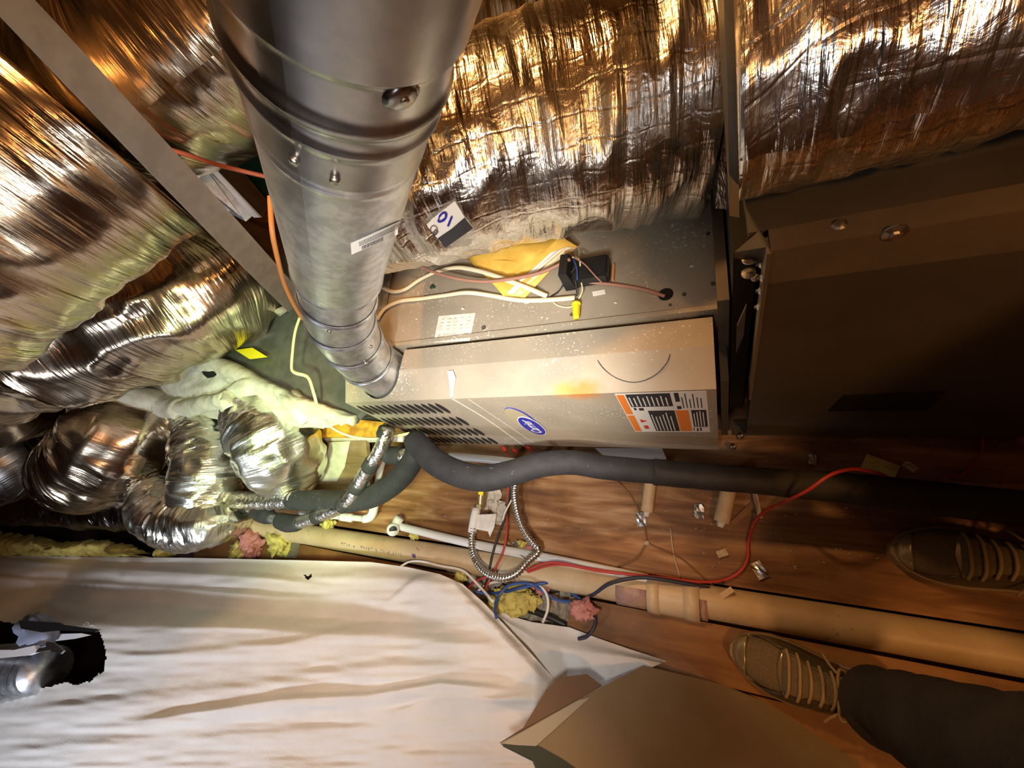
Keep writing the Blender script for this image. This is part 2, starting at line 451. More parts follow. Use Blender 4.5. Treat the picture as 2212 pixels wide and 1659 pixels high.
def vn(x, y):
    xi = np.floor(x).astype(int); yi = np.floor(y).astype(int); fx = x - xi; fy = y - yi
    fx = fx * fx * (3 - 2 * fx); fy = fy * fy * (3 - 2 * fy)
    a = _T[xi % 256, yi % 256]; b = _T[(xi + 1) % 256, yi % 256]; c = _T[xi % 256, (yi + 1) % 256]; d = _T[(xi + 1) % 256, (yi + 1) % 256]
    return (a * (1 - fx) + b * fx) * (1 - fy) + (c * (1 - fx) + d * fx) * fy


def ridge(x, y): return 1 - np.abs(2 * vn(x, y) - 1)


def frame(o, u, v):
    """local drawing frame on a flat face"""
    o, u, v = np.array(o, float), np.array(u, float), np.array(v, float)
    n = np.cross(u, v); n /= np.linalg.norm(n)
    return lambda a, b, h=0.0: o + u * a + v * b + n * h


def plate(name, fr, poly, h0, h1, m, parent=None):
    n = len(poly)
    v = [fr(a, b, h1) for a, b in poly] + [fr(a, b, h0) for a, b in poly]
    f = [tuple(range(n)), tuple(range(2 * n - 1, n - 1, -1))] + [(i, i + n, (i + 1) % n + n, (i + 1) % n) for i in range(n)]
    return obj(name, v, f, m, parent)


def rect(a0, b0, a1, b1): return [(a0, b0), (a1, b0), (a1, b1), (a0, b1)]


def bars(name, fr, rects, h0, h1, m, parent=None):
    mb = MB()
    for r in rects:
        p = rect(*r) if len(r) == 4 else r
        n = len(p)
        v = [fr(a, b, h1) for a, b in p] + [fr(a, b, h0) for a, b in p]
        mb.add(v, [tuple(range(n)), tuple(range(2 * n - 1, n - 1, -1))] + [(i, i + n, (i + 1) % n + n, (i + 1) % n) for i in range(n)])
    return mb.build(name, m, parent)


def text(name, body, fr, a0, b0, size, h, m, parent=None, shear=0.0, bold=0.0, squeeze=1.0):
    """lettering as a mesh in a drawing frame (origin a0, b0 = left end of the baseline)"""
    cu = bpy.data.curves.new('lettering', 'FONT'); cu.body = body; cu.size = 1.0; cu.shear = shear; cu.offset = bold; cu.resolution_u = 3
    to = bpy.data.objects.new('lettering', cu); COL.objects.link(to)
    bpy.context.view_layer.update()
    me = bpy.data.meshes.new_from_object(to.evaluated_get(bpy.context.evaluated_depsgraph_get()))
    bpy.data.objects.remove(to); bpy.data.curves.remove(cu)
    v = [fr(a0 + p.co.x * size * squeeze, b0 + p.co.y * size, h) for p in me.vertices]
    f = [tuple(p.vertices) for p in me.polygons]
    bpy.data.meshes.remove(me)
    return obj(name, v, f, m, parent)


def bvh_of(*objs):
    v = []; f = []
    for o in objs:
        n = len(v); M = o.matrix_world if o.parent is None else Matrix.Identity(4)
        v += [M @ p.co for p in o.data.vertices]; f += [tuple(i + n for i in p.vertices) for p in o.data.polygons]
    return BVHTree.FromPolygons(v, f)


def on(bvh, px, py, lift=0.0):
    """the place on a built surface that lies along a line of sight"""
    r = ray(px, py); r = r / np.linalg.norm(r)
    h, n, i, dist = bvh.ray_cast(Vector((0, 0, EYE)), Vector(r))
    if h is None: return None
    n = np.array(n)
    if n.dot(r) > 0: n = -n
    return np.array(h) + n * lift


def sticker_on(name, bvh, quad, m, parent=None, lift=0.002, nu=8, nv=8, th=0.0006):
    """a thin sticker that follows a curved surface; quad = four picture corners"""
    q = [np.array(p, float) for p in quad]; top = []
    for j in range(nv + 1):
        for i in range(nu + 1):
            a, b = i / nu, j / nv
            p = (q[0] * (1 - a) + q[1] * a) * (1 - b) + (q[3] * (1 - a) + q[2] * a) * b
            h = on(bvh, p[0], p[1], lift)
            top.append(h if h is not None else top[-1])
    f = [(j * (nu + 1) + i, (j + 1) * (nu + 1) + i, (j + 1) * (nu + 1) + i + 1, j * (nu + 1) + i + 1) for j in range(nv) for i in range(nu)]
    return obj(name, top, f, m, parent, True)


# ------------------------------------------------------------------ the attic shell
def structure(name, v, f, m, parent=None):
    o = obj(name, v, f, m, parent); o['kind'] = 'structure'; return o


floor = structure('floor', *boxvf((-6.5, -2.6, -0.24), (2.6, 3.2, -0.16)), 'maroon')
structure('wall_left', *boxvf((-6.6, -2.6, -0.2), (-6.5, 3.2, 2.4)), 'roof_deck')
structure('wall_right', *boxvf((2.6, -2.6, -0.2), (2.7, 3.2, 2.4)), 'roof_deck')
structure('wall_back', *boxvf((-6.5, 3.2, -0.2), (2.6, 3.3, 2.4)), 'roof_deck')
structure('wall_front', *boxvf((-6.5, -2.7, -0.2), (2.6, -2.6, 2.4)), 'roof_deck')
structure('ceiling', *boxvf((-6.6, -2.7, 2.4), (2.7, 3.3, 2.48)), 'roof_deck')
obj('plywood_sheet', *boxvf((-2.3, 0.016, -0.02), (0.9, 2.2, 0.0)), 'plywood', floor)
obj('plywood_sheet', *boxvf((0.903, 0.015, -0.02), (2.5, 2.2, 0.0)), 'plywood', floor)
obj('plywood_sheet', *boxvf((-6.4, 0.4, -0.02), (-2.31, 2.2, -0.003)), 'plywood', floor)
XG0, XG1 = at(985, 1240, z=0)[0], at(1228, 1315, z=0)[0]
obj('floor_plank', *boxvf((-2.1, -0.25, -0.04), (XG0, -0.069, 0.0)), 'plank', floor)
obj('floor_plank', *boxvf((XG1, -0.185, -0.04), (2.4, -0.069, 0.0)), 'plank', floor)
obj('floor_plank', *boxvf((XG1 + 0.1, -0.9, -0.05), (2.4, -0.19, -0.012)), 'plank', floor)
obj('floor_joist', *boxvf((-6.2, -0.07, -0.16), (2.4, -0.048, -0.045)), 'lumber', floor)

# ------------------------------------------------------------------ furnace
fu = thing('furnace', (-0.44, 0.6, 0.075), 'taupe furnace lying on its side, with louvred door and blue oval badge', 'furnace')
YF, ZT, ZB, X0, X1 = 0.322, 0.45, 0.075, -0.905, 0.004
obj('cabinet', *boxvf((X0 + 0.004, 0.470, ZB), (0.03, 1.05, 0.487)), 'furnace_paint', fu)
prof = [(0.452, 0.480), (0.394, 0.479), (YF, ZT), (YF, ZB), (0.452, ZB)]  # front of the door top sloped so it renders lighter than the rear strip
v = [(X0, y, z) for y, z in prof] + [(X1, y, z) for y, z in prof]
door = obj('door', v, [(0, 1, 2, 3, 4), (9, 8, 7, 6, 5)] + [(i + 5, (i + 1) % 5 + 5, (i + 1) % 5, i) for i in range(5)], 'furnace_paint', fu)


def cut(o, v, f):
    me = bpy.data.meshes.new('cutter'); me.from_pydata([tuple(p) for p in v], [], f); c = bpy.data.objects.new('cutter', me); COL.objects.link(c)
    bm = bmesh.new(); bm.from_mesh(me); bmesh.ops.recalc_face_normals(bm, faces=bm.faces[:]); bm.to_mesh(me); bm.free()
    bm = bmesh.new(); bm.from_mesh(o.data); bmesh.ops.recalc_face_normals(bm, faces=bm.faces[:]); bm.to_mesh(o.data); bm.free()
    md = o.modifiers.new('b', 'BOOLEAN'); md.operation = 'DIFFERENCE'; md.object = c; md.solver = 'EXACT'
    bpy.context.view_layer.update()
    me2 = bpy.data.meshes.new_from_object(o.evaluated_get(bpy.context.evaluated_depsgraph_get()))
    o.modifiers.remove(md); o.data = me2; bpy.data.objects.remove(c); bpy.data.meshes.remove(me)


fx, fy = -0.785, 0.400
ring = [(fx + 0.0715 * math.cos(a), fy + 0.0715 * math.sin(a)) for a in np.linspace(math.pi, 2 * math.pi, 25)]
ring = ring + [(fx + 0.0715, 0.465), (fx - 0.0715, 0.465)]
cv, cf = slab([(x, y, 0.55) for x, y in ring], 0.22)
cut(door, cv, cf)
obj('cutout_black', *tube_vf([(fx, fy, 0.27), (fx, fy, 0.40)], 0.06, 24)[:2], 'void_black', fu)  # black plug stands for the dark inside of the flue cutout
# lip of the cabinet over the door and screws
obj('cabinet_lip', *boxvf((X0 + 0.006, 0.4605, 0.478), (X1 + 0.02, 0.4705, 0.4915)), 'furnace_paint', fu)
for px, py, zz in ((1524, 694, 0.478), (1527, 735, 0.475), (1212, 0, 0)):
    if py == 0: continue
    p = at(px, py, z=zz)
    obj('screw', *tube_vf([p - [0, 0, .001], p + [0, 0, 0.002]], 0.0035, 10)[:2], 'furnace_paint', fu)
arc = [(1291, 778, .4745), (1300, 792, .471), (1320, 810, .463), (1345, 822, .459), (1370, 826, .457), (1395, 821, .459), (1420, 807, .464), (1440, 785, .472), (1452, 752, .4755), (1465, 715, .4775), (1478, 685, .4795)]
tube('knockout_line', path(arc), 0.0009, 'ink', fu, 6)
# drip and scratch lines on the front
tube('paint_scratch', [at(1013, 863, y=YF - .0004), at(1174, 971, y=YF - .0004)], 0.0006, 'paper', fu, 6)
obj('paint_drip', *slab([at(a, b, z=.479 - (b - 800) / 60 * .0285 + .0012) for a, b in ((967, 802), (978, 800), (984, 815), (981, 835), (978, 858), (973, 858), (971, 832))], .001), 'paper', fu)['label'] = 'white paint drip'
tube('paint_scratch', [at(975, 860, y=YF - .0005), at(1050, 905, y=YF - .0005), at(1137, 967, y=YF - .0005)], 0.0012, 'paper', fu, 6)['label'] = 'white paint run'
fr = frame((X0, YF, 0), (1, 0, 0), (0, 0, 1))          # front face: a along the furnace, b up
# louvres: four rows of long slots; one mesh, copies share it
mb = MB()
hz = 0.037; hw = 0.0092
k = 7; vs_ = []
for i in range(k):
    b = -hz + 2 * hz * i / (k - 1); q = math.sqrt(max(0, 1 - (b / hz) ** 2))
    vs_ += [(-hw * q * .45, -0.0006, b), (hw * q, -0.0006, b)]
mb.add(vs_, [(2 * i, 2 * i + 1, 2 * i + 3, 2 * i + 2) for i in range(k - 1)], 1)
vs_ = []
for i in range(k):
    b = -hz + 2 * hz * i / (k - 1); q = math.sqrt(max(0, 1 - (b / hz) ** 2))
    vs_ += [(-hw * q, -0.0006, b), (-hw * q * 0.25, -0.0035 * q - 0.0006, b)]
mb.add(vs_, [(2 * i, 2 * i + 1, 2 * i + 3, 2 * i + 2) for i in range(k - 1)], 0)
lv = None
rows = [(0.393, 0), (0.297, 0.0), (0.205, 0.0), (0.118, 0.0)]
for zr, off in rows:
    for c in range(13):
        x = -0.885 + c * 0.0222
        if lv is None:
            lv = mb.build('louvre', ['furnace_paint', 'void_black'], fu); o = lv
        else:
            o = lv.copy(); COL.objects.link(o)
        o.location = (x, YF, zr)
# badges
def oval(ca, cb, ra, rb, n=28): return [(ca + ra * math.cos(t), cb + rb * math.sin(t)) for t in np.linspace(0, 2 * math.pi, n, endpoint=False)]


ob = at(1127, 912, y=YF); ca, cb = -0.43 - X0, 0.272
plate('emblem_backing', fr, oval(ca - 0.004, cb + 0.028, 0.032, 0.088), 0, 0.0016, 'logo_blue', fu)['label'] = 'blue-rimmed tan badge backing'
plate('emblem_face', fr, oval(ca - 0.006, cb + 0.031, 0.030, 0.082), 0.0016, 0.0022, 'emblem_tan', fu)
plate('badge_rim', fr, oval(ca + 0.004, cb - 0.012, 0.0285, 0.071), 0.0022, 0.0030, 'paper_print', fu)
plate('badge', fr, oval(ca + 0.004, cb - 0.012, 0.0265, 0.068), 0.0030, 0.0036, 'logo_blue', fu)['label'] = 'blue oval badge with white script'
ft = frame((X0 + ca + 0.004, YF, cb - 0.012), (0, 0, 1), (-1, 0, 0))     # letters read upwards, tops to the left
ft2 = lambda a, b, h=0.0: np.array([X0 + ca + 0.004 - b, YF - h, cb - 0.012 + a])
text('badge_lettering', 'Carrier', ft2, -0.053, -0.010, 0.036, 0.0040, 'paper_print', fu, shear=0.35, bold=0.012, squeeze=0.92)
# warning label
wl = thing('x', (0, 0, 0), '', ''); bpy.data.objects.remove(wl)
WX0, WX1, WZ0, WZ1 = -0.174, -0.012, 0.214, 0.444
ww, wh = WX1 - WX0, WZ1 - WZ0
fw = lambda a, b, h=0.0: np.array([WX0 + a * ww, YF - h, WZ0 + b * wh])
label = plate('warning_label', fw, rect(0, 0, 1, 1), 0, 0.0006, 'paper_print', fu); label['label'] = 'black, white and orange warning label'


def lpart(name, rects, m, h=0.0009): return bars(name, fw, rects, 0.0005, h, m, fu)


for q_ in [(0.01, 0.02, 0.10, 0.49), (0.01, 0.52, 0.10, 0.98), (0.63, 0.03, 0.78, 0.60)]: lpart('label_orange', [q_], 'orange_print')
lpart('label_black', [(0.12, 0.70, 0.62, 0.985), (0.30, 0.03, 0.62, 0.60), (0.81, 0.16, 0.98, 0.60), (0.66, 0.80, 0.71, 0.985), (0.66, 0.63, 0.71, 0.70)], 'ink')
lines = [(0.14 + i * 0.052, 0.72, 0.155 + i * 0.052, 0.72 + 0.25 * random.uniform(.7, 1)) for i in range(9)]
lines += [(0.32 + i * 0.046, 0.05, 0.333 + i * 0.046, 0.05 + 0.52 * random.uniform(.75, 1)) for i in range(6)]
lines += [(0.83 + i * 0.035, 0.18, 0.842 + i * 0.035, 0.18 + 0.40 * random.uniform(.8, 1)) for i in range(4)]
lpart('label_print_white', lines, 'paper_print', 0.0012)
lines = [(0.73 + i * 0.04, 0.65, 0.742 + i * 0.04, 0.65 + 0.32 * random.uniform(.6, 1)) for i in range(6)]
lines += [(0.80, 0.05, 0.812, 0.13), (0.84, 0.03, 0.86, 0.12), (0.88, 0.04, 0.90, 0.14), (0.14, 0.62, 0.17, 0.68), (0.2, 0.61, 0.26, 0.67)]
lpart('label_print_black', lines, 'ink')
lpart('label_print_red', [[(0.15, 0.28), (0.24, 0.33), (0.15, 0.38)], (0.16, 0.10, 0.22, 0.20)], 'red_plastic')
# rating plate on top
zt = 0.4872
q = [at(948, 683, z=zt), at(1027, 676, z=zt), at(1015, 736, z=zt), at(937, 740, z=zt)]
fq = lambda a, b, h=0.0: ((q[3] * (1 - a) + q[2] * a) * (1 - b) + (q[0] * (1 - a) + q[1] * a) * b) + np.array([0, 0, h])
plate('rating_plate', fq, rect(0, 0, 1, 1), 0, 0.0007, 'paper', fu)['label'] = 'worn pale rating plate with barcode'
xx = 0.06; bl = []
while xx < 0.94:
    wd = random.choice([.008, .012, .018]); bl.append((xx, 0.10, xx + wd, 0.30)); xx += wd + random.choice([.008, .012, .016])
bl += [(0.1 + .18 * i, 0.45 + 0.13 * j, 0.1 + .18 * i + random.uniform(.04, .13), 0.48 + 0.13 * j) for i in range(5) for j in range(4)]
bars('plate_print', fq, bl, 0.0006, 0.001, 'plate_ink', fu)
# hole with grommet for the control wire
p = at(1438, 636, z=zt)
obj('wire_hole', *tube_vf([p - [0, 0, .001], p + [0, 0, 0.0012]], 0.014, 20)[:2], 'void_black', fu)
for px, py, r in ((1478, 636, .004), (1448, 659, .003), (1540, 613, .004), (1530, 505, .004), (1045, 708, .006), (1235, 680, .004)):
    p = at(px, py, z=zt)
    obj('screw', *tube_vf([p - [0, 0, .001], p + [0, 0, 0.0015]], r, 10)[:2], 'cabinet_dark', fu)
# standing flange at the furnace's right end
obj('end_flange', *boxvf((0.012, 0.44, ZB), (0.030, 1.05, 0.545)), 'cabinet_trim', fu)
obj('end_flange', *boxvf((0.012, 0.36, ZB), (0.026, 0.44, 0.40)), 'cabinet_dark', fu)
for a, b in ((X0 + 0.05, X0 + 0.14), (-0.40, -0.31), (-0.10, -0.01)):
    o = obj('wooden_sleeper', *boxvf((a, 0.42, 0.001), (b, 1.05, 0.0745)), 'lumber'); tag(o, 'short lumber sleeper under the furnace, %s' % ('at its louvred end' if a < -.7 else 'below its badge' if a < -.2 else 'below its warning label'), 'lumber', 'sleepers under the furnace')

# ------------------------------------------------------------------ evaporator box on the right
BX0, BY, BT, BB = 0.066, 0.365, 0.74, 0.055
cb_ = thing('coil_cabinet', (0.7, 0.8, BB), 'dark grey coil cabinet with a wide front panel, right of the furnace', 'cabinet')
XR = 1.5
obj('cabinet_body', *boxvf((BX0 + 0.01, BY + 0.02, BB), (XR, 1.3, BT - 0.02)), 'cabinet_dark', cb_)
obj('front_panel', *boxvf((BX0, BY, BB + 0.015), (XR, BY + 0.02, 0.678)), 'cabinet_dark', cb_)
obj('panel_flange', *boxvf((BX0, BY - 0.002, 0.680), (XR, BY + 0.03, 0.742)), 'cabinet_trim', cb_)
obj('panel_edge', *boxvf((BX0 - 0.004, BY - 0.004, 0.30), (BX0 + 0.001, BY + 0.02, 0.74)), 'cabinet_trim', cb_)
obj('bottom_rail', *boxvf((BX0 - 0.03, BY + 0.002, BB - 0.003), (XR, BY + 0.03, BB + 0.014)), 'cabinet_dark', cb_)
obj('top_ledge', *boxvf((BX0 - 0.02, BY + 0.032, BT - 0.012), (XR, 0.445, BT)), 'cabinet_dark', cb_)
vv = [(BX0 - 0.02, 0.445, BT), (XR, 0.445, BT), (XR, 0.62, BT + 0.03), (BX0 - 0.02, 0.62, BT + 0.03), (BX0 - 0.02, 0.445, BT - .02), (XR, 0.445, BT - .02), (XR, 0.62, BT - .02), (BX0 - 0.02, 0.62, BT - .02)]
obj('sloped_top', vv, [(3, 2, 1, 0)[::-1], (4, 7, 6, 5), (0, 4, 5, 1), (1, 5, 6, 2), (2, 6, 7, 3), (3, 7, 4, 0)], 'cabinet_dark', cb_)
vv, ff = slab([at(1586, 545, z=0.72), at(1640, 498, z=0.742), at(1665, 532, z=0.742), at(1650, 560, z=0.70)], 0.01)
obj('corner_gusset', vv, ff, 'cabinet_dark', cb_)
for (px, py, kw, r) in ((1812, 487, dict(z=BT), .0065), (1933, 503, dict(y=BY - .002), .0075), (1619, 559, dict(z=.70), .006), (1617, 590, dict(z=.66), .006), (1632, 600, dict(z=.64), .004), (1645, 570, dict(x=BX0 - .004), .004), (1648, 600, dict(x=BX0 - .004), .004), (1644, 628, dict(x=BX0 - .004), .004), (1640, 663, dict(x=BX0 - .004), .004)):
    p = at(px, py, **kw); n = np.array([0, 0, 1.0]) if 'z' in kw else np.array([0, -1.0, 0]) if 'y' in kw else np.array([-1.0, 0, 0])
    V, Fc, _ = tube_vf([p - n * .001, p + n * .001, p + n * .0035], [r * 1.5, r * 1.5, r * 0.8], 12, 0.001)
    s = obj('screw', V, Fc, 'screw_steel', cb_)
    V, Fc, _ = tube_vf([p + n * .003, p + n * .006], r * 0.6, 6, 0.01); obj('screw_head', V, Fc, 'screw_steel', s)
# recessed dark handle slot in the panel
q4 = [at(1790, 886, y=BY), at(1825, 852, y=BY), at(2040, 845, y=BY), at(2000, 884, y=BY)]
vv, ff = slab(q4, 0.003, (0, -1, 0)); obj('handle_slot', vv, ff, 'black_plastic', cb_)['label'] = 'dark recessed handle slot'
vv, ff = slab([at(1592, 700, y=.40), at(1612, 655, y=.40), at(1606, 720, y=.40), at(1590, 760, y=.40)], 0.004, (0, -1, 0)); obj('torn_tape', vv, ff, 'cabinet_trim', cb_)
obj('gap_block', *boxvf((0.034, 0.44, BB), (BX0 - 0.002, 1.2, 0.66)), 'black_plastic', cb_)  # black block fills the gap beside the furnace, standing in for its darkness
for px, py in ((1595, 945), (1580, 968)):
    p = at(px, py, y=BY - 0.02)
    V, Fc, _ = tube_vf([p, p + [0.004, 0, .012], p + [0.010, 0, 0.016]], [.004, .007, .002], 8, .004, disp=lambda s, t, r: 0.003 * vn(s * 300, t * 2)); obj('foil_tab', V, Fc, 'screw_steel', cb_)
for (px, py, xx_) in ((2140, 935, 0), ):
    vv, ff = boxvf((0.62, BY - 0.01, 0.001), (0.70, BY + 0.15, BB - 0.004)); o = obj('wooden_shim', vv, ff, 'lumber'); tag(o, 'pale wood shim under the right part of the coil cabinet', 'shim')
    vv, ff = boxvf((0.14, BY + 0.05, 0.001), (0.24, BY + 0.3, BB - 0.004)); o = obj('wooden_shim', vv, ff, 'lumber'); tag(o, 'wood shim under the coil cabinet end next to the furnace', 'shim')

# ------------------------------------------------------------------ ducts


def duct_disp(rib=0.0, pitch=0.04, fold=0.006, fs=0.035, big=0.012, seed=0.0, hi=0.0025):
    def f(s, th, Rr):
        c = np.cos(th); sn = np.sin(th)
        a = th / (2 * math.pi)
        w_ = 0.5 - 0.5 * np.cos(2 * math.pi * np.clip(a * 6, 0, 0.5))          # fades the noise seam
        tt = a * 9 + seed * 13
        per = np.abs(a - 0.5) * 2
        g = per * 6 + seed * 7
        out = fold * (ridge(s / fs + 0.9 * vn(s * 4 + seed, g), g) - 0.5) * 2
        out += hi * (vn(s / (fs * 0.33) + seed, per * 10 + 3) - 0.5) * 2
        out += big * (vn(s / 0.16 + seed * 3, per * 3 + 7) - 0.5) * 2
        if rib: out += rib * (np.abs(np.sin(math.pi * (s / pitch + a))) - 0.6)
        return out
    return f


def flex_duct(name, pts, m, label, seg=88, step=0.006, **kw):
    rad = [p[1] for p in pts]; P = [p[0] for p in pts]
    V, Fc, UV = tube_vf(P, rad, seg, step, disp=duct_disp(**kw))
    o = obj(name, V, Fc, m, None, True, UV)
    return tag(o, label, 'duct')


def wt(lst): return [(at(p[0], p[1], t=p[2]), p[2] * p[3] / 2) for p in lst]      # (px, py, distance scale, width in px)


def wd(lst, diam): return [(at(p[0], p[1], t=(p[3] if len(p) > 3 else diam) / p[2]), (p[3] if len(p) > 3 else diam) / 2) for p in lst]


# A: big wrinkled foil duct over the furnace
ductA = flex_duct('flexible_duct', wd([(745, 412, 385), (840, 384, 395), (1000, 340, 410), (1200, 290, 420), (1400, 242, 435), (1500, 217, 445)], 0.36), 'foil_bright',
                  'large wrinkled foil duct above the furnace, with a printed tag at its near left', fold=0.006, fs=0.05, seed=1.3, hi=0.003, big=0.016)
# B: next foil duct beyond the flange
B0 = at(1582, 190, t=.225 / 462)
ductB = flex_duct('flexible_duct', [(B0 + np.array(q_), r_) for q_, r_ in (((0, 0, 0), .108), ((.05, 0, 0), .112), ((.15, 0, 0), .113), ((.28, 0, .005), .112), ((.40, .0, .01), .105), ((.46, .0, .01), .108), ((.62, .02, .02), .12), ((.9, .05, .03), .12))], 'foil_bright',
                  'bright crinkled foil duct resting on the coil cabinet', fold=0.0045, fs=0.032, seed=4.1, hi=0.002, big=0.008, step=0.004)
ductC = flex_duct('flexible_duct', wd([(780, 30, 300), (960, -20, 290), (1130, -80, 290), (1300, -160, 300)], 0.34), 'foil_film',
                  'golden-brown foil duct at the top, behind the galvanised flue pipe', fold=0.005, seed=6.2)
# D..F: three large ducts on the left
ductD = flex_duct('flexible_duct', wd([(200, 250, 300), (300, 180, 370), (400, 110, 420), (520, 10, 440), (650, -110, 460)], 0.42), 'foil_film',
                  'large upper left foil duct passing behind the steel strap', fold=0.007, fs=0.05, seed=2.4, hi=0.004)
ductE = flex_duct('flexible_duct', wd([(214, 297, 446), (75, 400, 462), (-80, 505, 480), (-250, 620, 500)], 0.42), 'foil_film',
                  'big foil duct at the left edge, left of the steel strap', fold=0.006, fs=0.045, seed=3.7, hi=0.003)
ductF = flex_duct('flexible_duct', wd([(590, 585, 200), (520, 590, 230), (410, 640, 260), (250, 705, 262), (100, 755, 250), (-80, 800, 240), (-240, 830, 235)], 0.40), 'foil_film',
                  'shiny creased foil duct running left from behind the flue pipe, above the mastic plenum', fold=0.016, fs=0.075, seed=5.5, hi=0.004, big=0.03)
# small runs from the mastic face
ductG = flex_duct('flexible_duct', wt([(300, 868, .0024, 150), (294, 900, .0022, 190), (275, 945, .00208, 210), (240, 985, .0021, 205), (195, 1010, .0023, 180), (160, 1020, .0026, 140)]), 'foil_film',
                  'brownish foil branch duct curving left from the mastic face', fold=0.011, fs=0.028, seed=7.9, step=0.004, hi=.004)
ductH = flex_duct('flexible_duct', wt([(440, 870, .0023, 90), (443, 905, .0021, 116), (447, 960, .00198, 128), (448, 1020, .0019, 130), (442, 1080, .0019, 128), (435, 1125, .0020, 105)]), 'foil_small',
                  'middle upright foil branch duct below the mastic face', fold=0.008, fs=0.026, seed=8.3, step=0.004)
ductI = flex_duct('flexible_duct', wt([(552, 858, .0021, 90), (566, 885, .00185, 145), (585, 930, .0017, 172), (608, 975, .0017, 165), (630, 1015, .00185, 130), (648, 1045, .0021, 90)]), 'foil_small',
                  'bright rounded foil branch duct nearest the furnace', fold=0.008, fs=0.026, seed=9.1, step=0.004)
ductJ = flex_duct('flexible_duct', wt([(330, 1058, .0021, 80), (345, 1100, .0019, 105), (395, 1132, .00183, 105), (455, 1132, .0018, 90), (510, 1120, .0019, 62), (545, 1112, .002, 35)]), 'foil_small',
                  'small foil duct elbow under the refrigerant line, near the yellow insulation', fold=0.007, fs=0.024, seed=9.7, step=0.004)
ductK = flex_duct('flexible_duct', wd([(150, 880, 110), (60, 870, 150), (-60, 880, 190)], 0.36), 'foil_film',
                  'foil duct in shadow at the left edge, under the creased duct', fold=0.006, seed=11.2)
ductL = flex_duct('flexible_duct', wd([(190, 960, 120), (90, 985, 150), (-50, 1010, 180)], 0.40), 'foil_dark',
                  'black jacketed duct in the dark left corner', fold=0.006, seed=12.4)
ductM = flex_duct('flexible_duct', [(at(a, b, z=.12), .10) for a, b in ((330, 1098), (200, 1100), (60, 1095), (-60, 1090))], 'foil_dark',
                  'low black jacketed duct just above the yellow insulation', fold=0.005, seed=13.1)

# dark flange standing between the two right-hand foil ducts
fl = thing('duct_flange', (0.03, 0.8, 0.49), 'dark sheet metal flange standing between the two right foil ducts', 'flange')
fs_ = [at(1561, -60, t=.00042), at(1592, -60, t=.00042), at(1593, 200, t=.00044), at(1597, 470, t=.00048), at(1576, 466, t=.00048), at(1572, 200, t=.00044)]
obj('flange_plate', *slab(fs_, 0.35, (0.0, .93, .36)), 'cabinet_dark', fl)
vv = [at(1500, -60, t=.00060), at(1562, -60, t=.00060), at(1570, 200, t=.00066), at(1573, 452, t=.00080), at(1545, 450, t=.00080), at(1515, 230, t=.00066)]
o = obj('foil_collar', *slab(vv, 0.03, (0.0, .93, .36)), 'foil_tape', fl, uvs=[(0, 0), (.05, 0), (.05, .2), (.05, .4), (0, .4), (0, .2)] * 2)

# printed tag on duct A
bA = bvh_of(ductA)
tg = tag(sticker_on('duct_tag', bA, [(918, 480), (983, 430), (1020, 487), (960, 530)], 'paper_print', None, 0.006), 'white and black printed tag with a blue 10 on the large foil duct', 'label')


def quadmap(c):
    c = [np.array(p, float) for p in c]
    return lambda a, b: (c[3] * (1 - a) + c[2] * a) * (1 - b) + (c[0] * (1 - a) + c[1] * a) * b


bT = bA
def tagpart(name, poly, m, lift, cmap, parent, bv=None):
    v = []
    for a, b in poly:
        p = cmap(a, b); h = on(bv or bA, p[0], p[1], lift); v.append(h)
    return obj(name, v, [tuple(range(len(v)))[::-1]], m, parent)


cm = quadmap([(983, 430), (1020, 487), (960, 530), (918, 480)])      # a follows the lettering's line, upside down to us
tagpart('tag_band', [(0.93, 1.0), (1, 1), (1, 0), (0.6, 0.0), (0.62, 0.5), (0.60, 1)], 'ink', 0.0075, quadmap([(983, 430), (1020, 487), (960, 530), (918, 480)]), tg)
def tagtext(body, px, py, ux, uy, size, m, lift=0.013, **kw):
    """lettering laid on the tag: start pixel, reading direction"""
    n = math.hypot(ux, uy); ux, uy = ux / n, uy / n
    def fr_(a, b, h=0.0):
        x_, y_ = px + ux * a + uy * b, py + uy * a - ux * b
        q_ = on(bA, x_, y_, lift); return q_
    return text('tag_lettering', body, fr_, 0, 0, size, 0, m, tg, **kw)


tagtext('10', 986, 462, -0.78, -0.45, 34, 'logo_blue', bold=0.02)
tagtext('UL', 944, 483, -0.8, 0.6, 13, 'ink', bold=.02)
ringv = [on(bA, 937 + 10 * math.cos(t), 486 + 10 * math.sin(t), 0.013) for t in np.linspace(0, 2 * math.pi, 22)]
tube('tag_ring', ringv, 0.0006, 'ink', tg, 5, 0.002)
# flue ---------------------------------------------------------------------------------------------
flue = thing('flue_pipe', (fx, fy, 0.40), 'galvanised round flue pipe with gored elbow rising from the furnace', 'pipe')
D5 = 0.14
# the run is a true cylinder: its two outlines in the picture fix axis and distance
def _c(px, py): return np.array([px - CX, py - CY, F])


_l = np.cross(_c(637, 626), _c(507, 145)); _r = np.cross(_c(820, 626), _c(970, 145)); _l /= np.linalg.norm(_l); _r /= np.linalg.norm(_r)
_a = np.cross(_l, _r); _a /= np.linalg.norm(_a); _a = -_a if _a[2] > 0 else _a
_l *= np.sign(_l @ _c(728, 400)); _r *= np.sign(_r @ _c(728, 400))
_n = (_l + _r) / np.linalg.norm(_l + _r); _dist = (D5 / 2) / math.sin(math.acos(-(_l @ _r)) / 2)
W3 = lambda v: np.array([v @ _x, v @ _y, v @ _z])
dirn = W3(_a); nrm = W3(_n); c0 = W3(_n * _dist) + np.array([0, 0, EYE])


